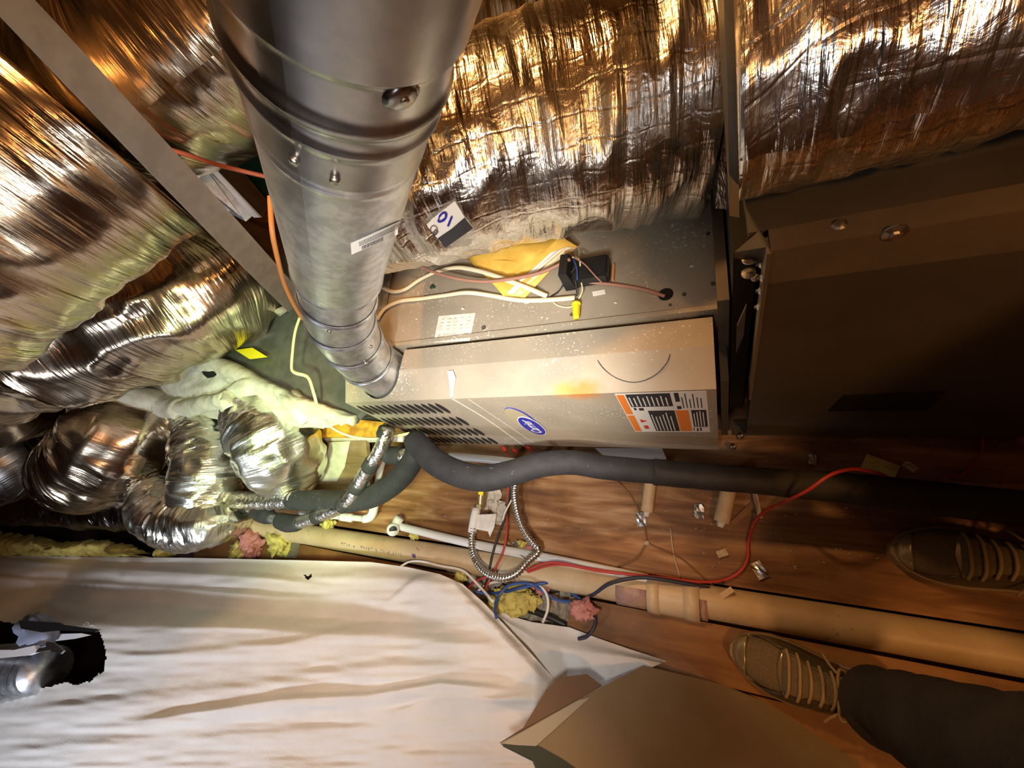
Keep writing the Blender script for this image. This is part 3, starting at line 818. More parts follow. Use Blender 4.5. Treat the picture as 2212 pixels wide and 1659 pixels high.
def along(_, py):
    """distance along the run where the near rim is seen in that row"""
    best = None
    for s in np.linspace(-1.3, 0.2, 3000):
        P = c0 + dirn * s - nrm * (D5 / 2) - np.array([0, 0, EYE]); c = P[0] * _x + P[1] * _y + P[2] * _z
        if c[2] < 0.03: break
        y_ = CY + F * c[1] / c[2]
        if best is None or abs(y_ - py) < best[0]: best = (abs(y_ - py), s)
    return best[1]


s0 = along(0, 672); s1 = -0.2; A0 = c0 + dirn * s0


def sect(name, sa, sb, r0, r1, m, beads=()):
    n = max(8, int((sb - sa) / 0.003)); S = np.linspace(sa, sb, n); rr = r0 + (r1 - r0) * (S - sa) / (sb - sa)
    for (bs, bh, bw) in beads: rr = rr + bh * np.exp(-((S - bs) / bw) ** 2)
    V, Fc, UV = tube_vf([c0 + dirn * s for s in (sa, sb)], [1, 1], 64, (sb - sa) / (n - 1) * 0.999, caps=False)
    V = np.array(V).reshape(-1, 65, 3); k = len(V); S2 = np.linspace(sa, sb, k); r2 = np.interp(S2, S, rr)
    cen = c0 + np.outer(S2, dirn)
    V = cen[:, None, :] + (V - cen[:, None, :]) * r2[:, None, None]
    return obj(name, V.reshape(-1, 3), Fc, m, flue, True, UV)


sj, sm, st = along(0, 408), along(0, 150), 1.6
r5 = D5 / 2
sect('straight_pipe', s0 - 0.004, sj + 0.01, r5, r5 * 1.0, 'galvanised', [(sj - 0.012, 0.0015, .003)])
sect('adjustable_sleeve', sj, sm + 0.01, r5 + 0.0015, r5 + 0.003, 'galvanised_dark', [(along(0, 330), 0.003, .005), (along(0, 275), 0.004, .006), (sm, 0.003, .004)])
sect('upper_pipe', sm, st, r5 + 0.0065, r5 + 0.0065, 'galvanised_dark', [])
# elbow: gored rings from the straight run down to the furnace collar
el = [A0 - dirn * 0.0, A0 - dirn * 0.035, np.array([fx, fy, 0.60]) * .55 + (A0 - dirn * .05) * .45, np.array([fx + .004, fy + .004, 0.53]), np.array([fx, fy, 0.43])]
P, _r = smooth_path(el, 0.004, 1.0)
S = np.concatenate([[0], np.cumsum(np.linalg.norm(np.diff(P, axis=0), axis=1))]); tot = S[-1]
ng = 5
for g in range(ng):
    a, b = tot * g / ng, tot * (g + 1) / ng
    m_ = (S >= a - 0.009) & (S <= b + 0.009)
    Q = P[m_]; Sg = S[m_]
    rr = r5 * (0.975 + 0.0 * Sg) - .0012 * ((Sg - a) / (b - a)) + 0.0042 * np.exp(-((Sg - a - .005) / 0.0042) ** 2)
    Qs = [Q[0], Q[len(Q) // 2], Q[-1]]
    V, Fc, UV = tube_vf(Q, rr, 56, 0.003, caps=False)
    obj('elbow_gore', V, Fc, 'galvanised', flue, True, UV)
bF = bvh_of(*[c for c in flue.children])
# barcode label on pipe
lb = sticker_on('pipe_label', bF, [(757, 523), (867, 473), (866, 502), (759, 548)], 'paper_print', flue, 0.0012, 12, 4); lb['label'] = 'white barcode label'
qm = quadmap([(757, 523), (867, 473), (866, 502), (759, 548)])
mbb = MB(); xx = 0.2
while xx < 0.62:
    wdt = random.choice([.006, .010, .014]); c4 = [qm(a, b) for a, b in ((xx, .1), (xx + wdt, .1), (xx + wdt, .42), (xx, .42))]
    mbb.add([on(bF, p[0], p[1], 0.0022) for p in c4], [(0, 1, 2, 3)]); xx += wdt + random.choice([.006, .010, .014])
for j in range(3):
    xx = 0.15
    while xx < 0.95:
        wdt = random.uniform(.02, .06); c4 = [qm(a, b) for a, b in ((xx, .52 + .13 * j), (xx + wdt, .52 + .13 * j), (xx + wdt, .58 + .13 * j), (xx, .58 + .13 * j))]
        mbb.add([on(bF, p[0], p[1], 0.0022) for p in c4], [(0, 1, 2, 3)]); xx += wdt + .012
mbb.build('label_print', 'grey_ink', flue)
# screws, dimple
for px, py in ((712, 714), (800, 748), (790, 784), (638, 343), (724, 384)):
    p = on(bF, px, py, 0.0); p2 = on(bF, px, py, 0.004)
    obj('screw', *tube_vf([p, p2], 0.004, 8)[:2], 'screw_steel', flue, True)
p = on(bF, 869, 208, -0.001); p2 = on(bF, 869, 208, 0.004); p3 = on(bF, 869, 208, 0.003)
obj('dimple', *tube_vf([p, p3], [0.013, 0.008], 18)[:2], 'galvanised_dark', flue, True)
obj('rivet', *tube_vf([p3, p2], 0.0032, 12)[:2], 'screw_steel', flue, True)

# ------------------------------------------------------------------ supply plenum with mastic on the left
pl = thing('supply_plenum', (-1.4, 0.6, 0.05), 'sheet metal supply plenum smeared with pale mastic, left of the furnace', 'plenum')
A = at(400, 745, z=0.43); B = at(765, 905, z=0.385); Bk = np.array([X0 - 0.002, 0.95, 0.40]); Ak = np.array([A[0], 1.15, 0.44])
obj('plenum_top', *slab([A, B, np.array([X0 - .002, B[1] + .02, .387]), Bk, Ak], 0.02), 'plenum_metal', pl)
# mastic face: lumpy grid from the ridge to the collars
C_ = at(690, 925, z=0.27); D_ = at(170, 880, z=0.30); A2 = at(385, 752, z=0.432); E_ = at(230, 815, z=0.40)
nu, nv = 60, 22; vv = []
for j in range(nv + 1):
    for i in range(nu + 1):
        a, b = i / nu, j / nv
        top = A2 * (1 - a) + B * a
        bot = D_ * (1 - a) + C_ * a
        p = top * (1 - b) + bot * b
        n = np.array([-0.35, -0.75, 0.55])
        h = 0.018 * (vn(np.array(a * 14.), np.array(b * 6.)) - 0.5) + 0.012 * (vn(np.array(a * 40.), np.array(b * 18.)) - 0.5)
        h += 0.028 * math.exp(-((b - 0.04) / 0.06) ** 2) + 0.02 * math.sin(math.pi * b)
        vv.append(p + n * h)
obj('mastic_face', vv, [(j * (nu + 1) + i, (j + 1) * (nu + 1) + i, (j + 1) * (nu + 1) + i + 1, j * (nu + 1) + i + 1) for j in range(nv) for i in range(nu)], 'mastic', pl, True)
V, Fc, UV = tube_vf([at(395, 748, z=.435), at(470, 785, z=.43), at(560, 828, z=.42), at(650, 868, z=.405), at(765, 908, z=.388)], [.03, .028, .026, .022, .016], 16, 0.01, disp=lambda s, t, r: 0.012 * (vn(s * 9, t * 1.2) - .5) + .005 * (vn(s * 45, t * 3) - .5))
obj('mastic_ridge', V, Fc, 'mastic', pl, True)
# plain metal side of the plenum and its torn hole
obj('plenum_side', *slab([at(385, 760, z=.425), at(240, 822, z=.395), at(300, 838, z=.37), at(545, 840, z=.37), at(430, 765, z=.42)], 0.006, (.3, .75, -.4)), 'plenum_metal', pl)
hp = at(450, 806, z=0.42)
vv = [at(437 + dx, 800 + dy, z=0.425) for dx, dy in ((-2, 3), (10, 0), (24, 2), (30, 8), (22, 14), (10, 16), (3, 10))]
obj('torn_hole', *slab(vv, 0.004), 'void_black', pl)
obj('plenum_body', *hexa([D_ + [0, .1, -.25], C_ + [-0.02, .1, -.22], (X0 - 0.01, 0.95, .05), (D_[0], 1.1, .05), D_ + [0, .12, 0], C_ + [-.05, .1, .0], (X0 - 0.01, .95, .36), (D_[0], 1.1, .36)]), 'plenum_metal', pl)
st_ = obj('yellow_sticker', *slab([at(508, 756, z=.4305), at(545, 751, z=.4305), at(576, 770, z=.43), at(538, 775, z=.43)], 0.004), 'yellow_sticker', pl); st_['label'] = 'yellow sticker'
# mastic daubs where the branch ducts meet the plenum
bM = bvh_of(ductG, ductH, ductI, bpy.data.objects['mastic_face'])
for pts_, rr in (([(205, 842), (245, 846), (300, 858), (350, 872), (395, 884)], .05), ([(395, 882), (430, 878), (470, 866), (500, 858)], .034), ([(490, 880), (505, 850), (545, 836), (590, 842), (640, 872), (672, 905)], .026)):
    q_ = [on(bM, a, b, .004) for a, b in pts_]; q_ = [p for p in q_ if p is not None]
    V, Fc, UV = tube_vf(q_, rr, 18, .012, disp=lambda s, t, r: 0.020 * (vn(s * 9 + rr * 90, t) - .5) + .008 * (vn(s * 40, t * 3) - .5)); obj('mastic_collar', V, Fc, 'mastic', pl, True)

# strap and bracket
S0, S1 = at(75, 60, t=.00045), at(640, 658, t=.00122)
sv = []; wpx = []
for a in (-.35, -.1, 0, .2, .4, .6, .8, 1.0):
    p = S0 + (S1 - S0) * a - np.array([0, 0, EYE]); c = np.array([p[0] * _x[i] + p[1] * _y[i] + p[2] * _z[i] for i in range(3)])
    sv.append((CX + F * c[0] / c[2], CY + F * c[1] / c[2], c[2] / F)); wpx.append(.0165 / (c[2] / F) if False else np.interp(a, [-.3, 0, 1], [40, 38, 23]))
L_, R_ = [], []
for i, (px, py, t) in enumerate(sv):
    a = np.array(sv[max(0, i - 1)][:2]); b = np.array(sv[min(len(sv) - 1, i + 1)][:2]); dd = (b - a) / np.linalg.norm(b - a); nn = np.array([-dd[1], dd[0]])
    L_.append(at(px + nn[0] * wpx[i], py + nn[1] * wpx[i], t=t * 0.98)); R_.append(at(px - nn[0] * wpx[i], py - nn[1] * wpx[i], t=t))
Ls, _ = smooth_path(L_, .02, 1.0); k_ = len(Ls)
def resamp(P_, k):
    P_, _ = smooth_path(P_, .005, 1.0); u = np.linspace(0, len(P_) - 1, k); i = np.clip(u.astype(int), 0, len(P_) - 2); f_ = (u - i)[:, None]; return P_[i] * (1 - f_) + P_[i + 1] * f_
Ls, Rs = resamp(L_, 40), resamp(R_, 40); th_ = np.array([0, 0.0015, -0.0015])
vv = np.vstack([Ls, Rs, Ls + th_, Rs + th_]); k = 40; ff = []
for i in range(k - 1):
    ff += [(i, i + 1, k + i + 1, k + i), (2 * k + i, 3 * k + i, 3 * k + i + 1, 2 * k + i + 1), (i, 2 * k + i, 2 * k + i + 1, i + 1), (k + i, k + i + 1, 3 * k + i + 1, 3 * k + i)]
tag(obj('hanger_strap', vv, ff, 'strap_steel', None, False), 'flat grey steel strap slanting across the left foil ducts', 'strap')
br = thing('hanger_bracket', at(490, 420, t=.0013), 'small galvanised channel bracket between the strap and the flue pipe', 'bracket')
obj('channel_face', *slab([at(415, 385, t=.00128), at(440, 357, t=.00128), at(545, 465, t=.00135), at(530, 478, t=.00135), at(498, 462, t=.00135)], 0.004, (0.3, .6, -.5)), 'galvanised', br)
obj('channel_lip', *slab([at(442, 355, t=.00126), at(452, 355, t=.00126), at(562, 470, t=.00133), at(548, 470, t=.00133)], 0.006, (0.3, .6, -.5)), 'white_enamel', br)
obj('channel_side', *slab([at(455, 357, t=.00128), at(500, 345, t=.0014), at(580, 440, t=.0014), at(565, 470, t=.00135)], 0.004, (0.3, .6, -.5)), 'galvanised_dark', br)
tag(obj('dark_gap_sheet', *slab([at(480, 340, t=.0016), at(555, 315, t=.0016), at(600, 330, t=.0016), at(600, 470, t=.0016), at(540, 420, t=.0016)], 0.01, (0, .7, -.7)), 'gap_and_flake_green'), 'dark green sheet standing in for the shaded gap between upper foil duct and flue pipe', 'sheet')  # dark sheet added where there is only a shaded gap
# bent sheet-metal piece below duct F
tag(obj('metal_scrap', *slab([at(590, 672, z=.455), at(622, 655, z=.46), at(632, 662, z=.455), at(603, 683, z=.45)], 0.002), 'galvanised'), 'small bent galvanised scrap left of the flue elbow', 'scrap')
tag(obj('mounting_strip', *slab([at(838, 556, z=.50), at(852, 552, z=.50), at(832, 668, z=.492), at(818, 668, z=.492)], 0.003), 'galvanised'), 'pale metal strip standing right beside the flue pipe', 'strip')

# ------------------------------------------------------------------ cables on and round the furnace
def cable(name, pts, r, m, label, cat='cable', seg=8, group=None, step=0.008, flat=1.0):
    o = tube(name, path(pts), r, m, None, seg, step, flat=flat); return tag(o, label, cat, group)


zc = 0.494
cable('control_cable', [(845, 548, .56), (880, 560, .55), (930, 585, .535), (980, 600, .525), (1040, 608, .52), (1100, 603, .524), (1170, 588, .526), (1232, 560, .535)], 0.004, 'brown_cable', 'dusty pink thermostat cable from the flue pipe to the black control box')
tag(tube('control_cable', [at(a, b_, t=t) for a, b_, t in ((250, 280, .00092), (330, 312, .00095), (400, 333, .00098), (470, 356, .0010), (530, 371, .00103), (590, 385, .00106))], .0048, 'coral_cable', None, 10), 'orange cable crossing the gap between the left ducts and the flue pipe', 'cable')
tag(tube('control_cable', [at(a, b_, t=t) for a, b_, t in ((583, 425, .0008), (588, 500, .0008), (600, 560, .00085), (617, 620, .00095), (643, 672, .00106), (655, 690, .0011))], .0045, 'orange_cable', None, 10), 'orange cable hanging down the left side of the flue pipe', 'cable')
cable('power_cable', [(828, 622, zc), (850, 630, zc), (875, 625, zc), (905, 605, zc), (940, 588, zc), (985, 578, zc + .012), (1030, 584, zc + .016), (1090, 603, zc + .02), (1140, 622, zc + .012), (1182, 640, zc)], 0.006, 'cream_cable', 'upper white power cable ending near the yellow envelope', flat=0.7)
cable('power_cable', [(815, 690, zc), (830, 668, zc), (860, 652, zc), (910, 645, zc), (960, 638, zc), (1010, 632, zc + .008), (1060, 638, zc), (1120, 648, zc), (1180, 648, zc), (1242, 643, zc)], 0.006, 'cream_cable', 'lower white power cable lying along the furnace top to the yellow wire nut', flat=0.7)
cable('power_cable', [(648, 684, .50), (638, 715, .49), (632, 760, .47), (631, 800, .455), (640, 806, .452), (665, 815, .445), (678, 850, .43), (690, 890, .40), (715, 922, .34), (750, 940, .29), (800, 948, .27), (850, 943, .27), (885, 936, .27)], 0.0055, 'yellow_cable', 'pale yellow power cable hanging down left of the furnace door', flat=0.7)
cable('thermostat_wire', [(1250, 608, .505), (1300, 612, .495), (1350, 618, .491), (1400, 628, .491), (1436, 640, .489)], 0.0035, 'brown_cable', 'brown wire from the black control box into the round hole', 'wire')
for i, (mm, pts_, lab) in enumerate((('black_wire', [(1190, 640, .49), (1205, 632, .50), (1225, 600, .515), (1245, 575, .53)], 'black wire curling from the upper white cable end to the control box'),
                                ('yellow_cable', [(1236, 556, .535), (1250, 558, .53), (1254, 600, .51), (1258, 630, .50), (1250, 645, .50)], 'thin cream wire looping over the front of the control box'),
                                ('brown_cable', [(1240, 556, .54), (1262, 570, .535), (1285, 595, .525), (1302, 612, .51)], 'thin tan wires bending over the control box'),
                                ('blue_cable', [(1238, 558, .535), (1246, 580, .53), (1247, 605, .52)], 'thin blue wire at the control box'),
                                ('black_wire', [(1242, 600, .52), (1245, 620, .505), (1246, 640, .497)], 'short black wire dropping to the yellow wire nut'),
                                ('yellow_cable', [(1195, 652, .489), (1205, 660, .489), (1225, 664, .489), (1237, 662, .492)], 'thin cream wire lying left of the yellow wire nut'))):
    cable('lead_wire', pts_, 0.0016, mm, lab, 'wire', 6)
jb = thing('control_box', at(1278, 590, z=.488), 'small black open control box with loose wires on the furnace top', 'box')
c = at(1280, 600, z=.488)
bevelled(obj('housing', *boxvf((c[0] - .038, c[1] - .024, .4885), (c[0] + .040, c[1] + .032, .522)), 'black_plastic', jb), .004)
obj('flap', *hexa([c + p for p in ((-.055, -.03, .006), (-.03, -.03, .006), (-.03, .03, .006), (-.055, .03, .006), (-.06, -.02, .05), (-.042, -.02, .05), (-.042, .035, .05), (-.06, .035, .05))]), 'black_plastic', jb)
obj('clip', *boxvf((c[0] + .044, c[1] - .02, .4885), (c[0] + .048, c[1] + .02, .497)), 'orange_cable', jb)
tl = tag(obj('small_label', *slab([at(1279, 630, z=.4890), at(1306, 625, z=.4890), at(1308, 634, z=.4890), at(1281, 639, z=.4890)], 0.0015), 'paper_print'), 'small white label lying in front of the black control box', 'label')
wn_ = thing('wire_nut', at(1245, 670, z=.488), 'yellow wire nut at the end of the lower white cable', 'wire nut')
pa, pb = at(1245, 656, z=.495), at(1245, 688, z=.495)
V, Fc, _ = tube_vf([pa, pa * .3 + pb * .7, pb], [.0085, .007, .0055], 12, .004, disp=lambda s, t, r: .0008 * np.cos(t * 6)); obj('cap', V, Fc, 'yellow_nut', wn_, True)
V, Fc, _ = tube_vf([pa + (pa - pb) * .05, pa + (pb - pa) * .12], [.0098, .0098], 12, .004); obj('skirt', V, Fc, 'yellow_nut', wn_, True)
# yellow envelope
en = thing('paper_envelope', at(1120, 590, z=.489), 'crumpled yellow paper envelope with a taped label, propped under the large foil duct', 'envelope')
cs = [(996, 548, .495), (1060, 530, .505), (1130, 520, .515), (1215, 510, .527), (1222, 516, .523), (1248, 532, .506), (1190, 588, .496), (1130, 645, .492), (1092, 645, .492), (1060, 608, .492)]
P_ = path(cs); cc = at(1130, 575, z=.504)
ring_ = [P_]; vv = []
for f_ in (1.0, .75, .5, .25):
    for i, p in enumerate(P_): vv.append(cc * (1 - f_) + p * f_ + np.array([0, 0, 0.008 * math.sin(i * 2.3 + f_ * 7) * (1 - abs(f_ - .6))]))
vv.append(cc); n = len(P_)
ff = [(k * n + i, k * n + (i + 1) % n, (k + 1) * n + (i + 1) % n, (k + 1) * n + i) for k in range(3) for i in range(n)] + [(3 * n + i, 3 * n + (i + 1) % n, 4 * n) for i in range(n)]
en1 = obj('envelope_body', vv, ff, 'manila', en, True); en1.modifiers.new('s', 'SOLIDIFY').thickness = 0.003
bE = bvh_of(en1)
sticker_on('label_strip', bE, [(1190, 545), (1222, 533), (1110, 640), (1098, 636)], 'paper_print', en, .0065, 8, 3)
sticker_on('clear_tape', bE, [(1225, 533), (1243, 534), (1128, 640), (1113, 640)], 'clear_tape', en, .006, 8, 3)
# bits lying on the furnace top
for (px, py, r, m_) in ((935, 622, .008, 'gap_and_flake_green'), (925, 640, .003, 'paper'), (1000, 668, .004, 'paper'), (1330, 655, .003, 'paper'), (900, 690, .003, 'paper'), (1495, 577, .004, 'paper'), (1138, 655, .005, 'paper')):
    p = at(px, py, z=.4885); V, Fc, _ = tube_vf([p - [r, 0, 0], p + [0, .3 * r, r * .4], p + [r, 0, 0]], [r * .3, r * .7, r * .3], 6, r * .5)
    tag(obj('debris_flake', V, Fc, m_), {935: 'green flake on the furnace top beside the flue pipe', 925: 'pale dirt speck just below the green flake', 1000: 'pale dirt flake just above the rating plate', 1330: 'pale dirt speck right of the small white label', 900: 'pale dirt speck left of the rating plate', 1495: 'white sliver on the furnace top above the round hole', 1138: 'pale flake below the lower white cable near the envelope tip'}[px], 'debris')

# ------------------------------------------------------------------ refrigerant lines and condensate pipes
def line(name, pts, m, label, cat='pipe', seg=20, rad=None):
    P = [at(p[0], p[1], z=p[2]) for p in pts]
    r = [p[3] / 2 * abs((p[2] - EYE) / ray(p[0], p[1])[2]) for p in pts] if rad is None else rad
    return P, r


L1 = [(893, 948, .30, 46), (910, 968, .30, 52), (943, 1000, .29, 56), (1000, 1026, .28, 57), (1050, 1033, .27, 57), (1100, 1023, .26, 55), (1167, 1004, .245, 54), (1237, 999, .23, 53), (1300, 1009, .215, 52), (1400, 1018, .20, 52), (1420, 1020, .2, 52)]
P1, r1 = line('', L1, '', '')
ln1 = thing('suction_line', P1[0], 'thick black foam insulated pipe snaking along the furnace front to the right', 'pipe')
obj('foam_sleeve', *tube_vf(P1, r1, 24)[:2], 'black_foam', ln1, True)
L2 = [(1412, 1019, .2, 54), (1500, 1028, .19, 53), (1633, 1038, .175, 54), (1720, 1046, .165, 58), (1805, 1052, .16, 62), (1972, 1071, .15, 68), (2139, 1090, .14, 72), (2400, 1120, .13, 80)]
P2, r2 = line('', L2, '', ''); P2 = P2[:]; r2 = [x * 1.03 for x in r2]
obj('tape_wrap', *tube_vf(P2, r2, 24, disp=lambda s, t, r: .0014 * (np.abs(((s + t * .012) / .055) % 1 - .5) - .25) + .001 * vn(s * 60, t * 2))[:2], 'black_wrap', ln1, True)['label'] = 'matt black tape-wrapped end'
L3 = [(899, 950, .30, 42), (895, 985, .28, 46), (874, 1020, .25, 50), (840, 1052, .22, 50), (800, 1074, .19, 48), (750, 1083, .17, 46), (700, 1081, .16, 44), (645, 1081, .15, 42), (630, 1081, .15, 38)]
P3, r3 = line('', L3, '', '')
ln2 = thing('suction_line', P3[-1], 'black foam insulated pipe curving left from the furnace, wrapped in foil further on', 'pipe')
obj('foam_sleeve', *tube_vf(P3, r3, 22)[:2], 'black_foam', ln2, True)
L4 = [(640, 1080, .15, 38), (560, 1082, .14, 37), (490, 1080, .135, 36), (418, 1077, .13, 35)]
P4, r4 = line('', L4, '', '')
V, Fc, UV = tube_vf(P4, r4, 24, .006, disp=lambda s, t, r: .010 * ((s / .06 + t / 6.28) % 1 - .5) * .6 + .004 * (vn(s * 50, t * 1.5) - .5)); obj('foil_wrap', V, Fc, 'foil_tape', ln2, True, UV)
L5 = [(420, 1077, .13, 29), (350, 1074, .13, 28), (310, 1076, .12, 27), (280, 1090, .10, 26), (250, 1125, .06, 25)]
P5, r5_ = line('', L5, '', '')
obj('foam_sleeve', *tube_vf(P5, r5_, 18)[:2], 'black_foam', ln2, True)
# foil banded small line
L6 = [(838, 925, .33, 27), (832, 945, .32, 30), (820, 975, .30, 31), (793, 1018, .26, 31), (773, 1050, .23, 31), (757, 1078, .20, 31), (733, 1096, .17, 30), (700, 1110, .15, 29), (660, 1125, .13, 28), (640, 1130, .12, 28)]
P6, r6 = line('', L6, '', '')
ln3 = thing('liquid_line', P6[-1], 'foil-wrapped pipe with black bands crossing in front of the black foam pipe', 'pipe')
V, Fc, UV = tube_vf(P6, r6, 20, .006, disp=lambda s, t, r: .002 * (vn(s * 60, t * 1.2) - .5)); obj('foil_wrap', V, Fc, 'foil_tape', ln3, True, UV)
def band(pa, pb, k=1.12, m='black_foam', nm='foam_band', dome=False):
    P, r = line('', [pa, pb], '', '')
    return obj(nm, *tube_vf([P[0], (P[0] + P[1]) / 2, P[1]], [r[0] * k, (r[0] + r[1]) / 2 * k, r[1] * k], 18, .01)[:2], m, ln3, True)
for pa, pb in (((834, 928, .33, 30), (829, 940, .32, 30)), ((805, 998, .283, 31), (797, 1011, .268, 31)), ((776, 1044, .235, 31), (769, 1057, .222, 31)), ((749, 1083, .192, 31), (739, 1093, .18, 31)), ((693, 1112, .147, 29), (682, 1117, .142, 29))):
    band(pa, pb)
L7 = [(648, 1128, .125, 30), (640, 1130, .12, 36), (622, 1130, .115, 38), (606, 1125, .112, 34), (602, 1124, .11, 22)]
P7, r7 = line('', L7, '', ''); obj('foam_band', *tube_vf(P7, r7, 18, .006)[:2], 'black_foam', ln3, True)
P7, r7 = line('', [(606, 1125, .11, 19), (578, 1117, .105, 19)], '', ''); obj('bare_pipe', *tube_vf(P7, r7, 14)[:2], 'galvanised', ln3, True)
P7, r7 = line('', [(588, 1120, .105, 24), (578, 1115, .105, 34), (565, 1110, .10, 35), (554, 1104, .10, 30), (550, 1102, .1, 18)], '', ''); obj('foam_band', *tube_vf(P7, r7, 16, .006)[:2], 'black_foam', ln3, True)
P7, r7 = line('', [(556, 1105, .10, 22), (540, 1098, .10, 22), (520, 1092, .10, 20)], '', ''); V, Fc, UV = tube_vf(P7, r7, 14, .006); obj('foil_wrap', V, Fc, 'foil_tape', ln3, True, UV)
P7, r7 = line('', [(537, 1098, .10, 26), (526, 1092, .10, 26)], '', ''); obj('foam_band', *tube_vf(P7, r7, 14, .006)[:2], 'black_foam', ln3, True)
# black capped stub with foil near the tee
st1 = thing('capped_stub', at(850, 985, z=.27), 'short black foam stub with foil end behind the black pipes, below the louvres', 'pipe')
P7, r7 = line('', [(833, 982, .27, 30), (840, 983, .27, 38), (858, 984, .27, 40), (868, 984, .27, 40)], '', ''); obj('foam_cap', *tube_vf(P7, r7, 18, .006)[:2], 'black_foam', st1, True)
P7, r7 = line('', [(864, 984, .27, 30), (890, 984, .27, 28)], '', ''); V, Fc, UV = tube_vf(P7, r7, 16, .006); obj('foil_wrap', V, Fc, 'foil_tape', st1, True, UV)

# white PVC condensate drain
pv = thing('condensate_pipe', at(805, 1110, z=.02), 'white PVC condensate pipe dropping from below the louvres to a floor elbow', 'pipe')
def pvc(pts, wpx, nm, m='pvc_white', k=1.0, par=None, seg=16):
    P = [at(p[0], p[1], z=p[2]) for p in pts]; z = pts[0]
    r = wpx / 2 * abs((z[2] - EYE) / ray(z[0], z[1])[2]) * k
    return obj(nm, *tube_vf(P, r, seg, .01)[:2], m, par or pv, True)
pvc([(839, 945, .25), (833, 972, .22), (822, 1015, .16), (814, 1055, .10), (807, 1100, .045)], 14, 'riser')
pvc([(842, 935, .265), (832, 975, .22)], 19, 'tee')
pvc([(838, 946, .25), (872, 946, .25)], 18, 'tee_arm')
pvc([(830, 972, .225), (826, 990, .2)], 20, 'coupling')
pvc([(809, 1088, .06), (806, 1106, .04), (800, 1117, .035), (786, 1121, .035)], 19, 'elbow')
pvc([(792, 1121, .035), (735, 1116, .035), (650, 1108, .035)], 13, 'drain_arm')
pvc([(760, 1119, .035), (737, 1116, .035)], 18, 'coupling')
# second white PVC on the floor with an open tee
pv2 = thing('condensate_pipe', at(855, 1140, z=.02), 'white PVC pipe lying along the plywood edge, ending in an open tee', 'pipe')
pvc([(863, 1137, .022), (1013, 1173, .022), (1167, 1203, .022), (1260, 1222, .022), (1400, 1252, .022)], 16, 'pipe_run', par=pv2)
pvc([(864, 1118, .035), (855, 1132, .03), (849, 1144, .03)], 20, 'tee', par=pv2)
pvc([(849, 1141, .035), (849, 1145, .05)], 26, 'tee_socket', par=pv2)
pvc([(849, 1144, .0505), (849, 1145, .0515)], 17, 'socket_bore', 'ink', par=pv2)
# pale pipe behind the thick black pipe
tag(obj('pipe_run', *tube_vf(path([(972, 985, .12), (1060, 993, .11), (1150, 1003, .10)]), .012, 14)[:2], 'pvc_white', None, True), 'pale pipe lying behind the thick black pipe under the furnace front', 'pipe')
# big beige drain pipe
dp = thing('drain_pipe', (-0.5, -0.03, 0.0), 'long beige PVC drain pipe with a coupling, running beside the plywood', 'pipe')
PY, PZ, PR = -0.030, 0.004, 0.036
obj('pipe_run', *tube_vf([(-2.6, PY - .02, PZ), (-1.4, PY, PZ), (2.3, PY + 0.005, PZ)], PR, 32, .02)[:2], 'pvc_beige', dp, True)
xa, xb = at(1398, 1285, z=.03)[0], at(1511, 1310, z=.03)[0]
obj('coupling', *tube_vf([(xa, PY, PZ), (xb, PY, PZ)], PR + .0045, 32, .02)[:2], 'pvc_fitting', dp, True)
obj('coupling_hub', *tube_vf([(xa, PY, PZ), (xa + .028, PY, PZ)], PR + .007, 32, .02)[:2], 'pvc_fitting', dp, True)
obj('coupling_hub', *tube_vf([(xb - .034, PY, PZ), (xb, PY, PZ)], PR + .007, 32, .02)[:2], 'pvc_fitting', dp, True)
obj('primer_band', *tube_vf([(xa - .075, PY, PZ), (xa, PY, PZ)], PR + .0006, 32, .02)[:2], 'primer_purple', dp, True)['label'] = 'purple primer stain'
obj('primer_band', *tube_vf([(xb, PY, PZ), (xb + .016, PY, PZ)], PR + .0006, 32, .02)[:2], 'primer_purple', dp, True)
bD = bvh_of(*[c for c in dp.children if c.name.startswith('pipe_run')])
for poly in ([(905, 1172), (915, 1170), (914, 1182), (905, 1190), (899, 1184)], [(890, 1196), (898, 1198), (898, 1206), (891, 1203)]):
    v = [on(bD, a, b, .0008) for a, b in poly]
    if all(p is not None for p in v): obj('primer_blot', v, [tuple(range(len(v)))[::-1]], 'primer_blot', dp)
def printed(x0p, y0p, x1p, y1p, n):
    mb = MB()
    for i in range(n):
        if random.random() < .25: continue
        a = i / n; px, py = x0p + (x1p - x0p) * a, y0p + (y1p - y0p) * a; ww = (x1p - x0p) / n * .55
        for seg_ in range(2):
            hh = random.choice([2.2, 4.5]); oy = random.choice([0, 2.5])
            v = [on(bD, px + dx, py + dy + oy, .0008) for dx, dy in ((0, 0), (ww * .4, 0), (ww * .4, hh), (0, hh))]
            if all(p is not None for p in v): mb.add(v, [(0, 1, 2, 3)])
            px += ww * .5
    mb.build('pipe_print', 'grey_ink', dp)
printed(732, 1170, 870, 1196, 26); printed(1120, 1250, 1232, 1281, 20)
tag(obj('wood_splinter', *hexa([at(*p[:2], z=p[2]) for p in ((1398, 1318, .0), (1478, 1336, .0), (1478, 1330, .0), (1398, 1310, 0), (1398, 1318, .012), (1478, 1336, .012), (1478, 1330, .012), (1398, 1312, .012))]), 'wood_stub'), 'thin wood splinter against the drain pipe coupling', 'splinter')

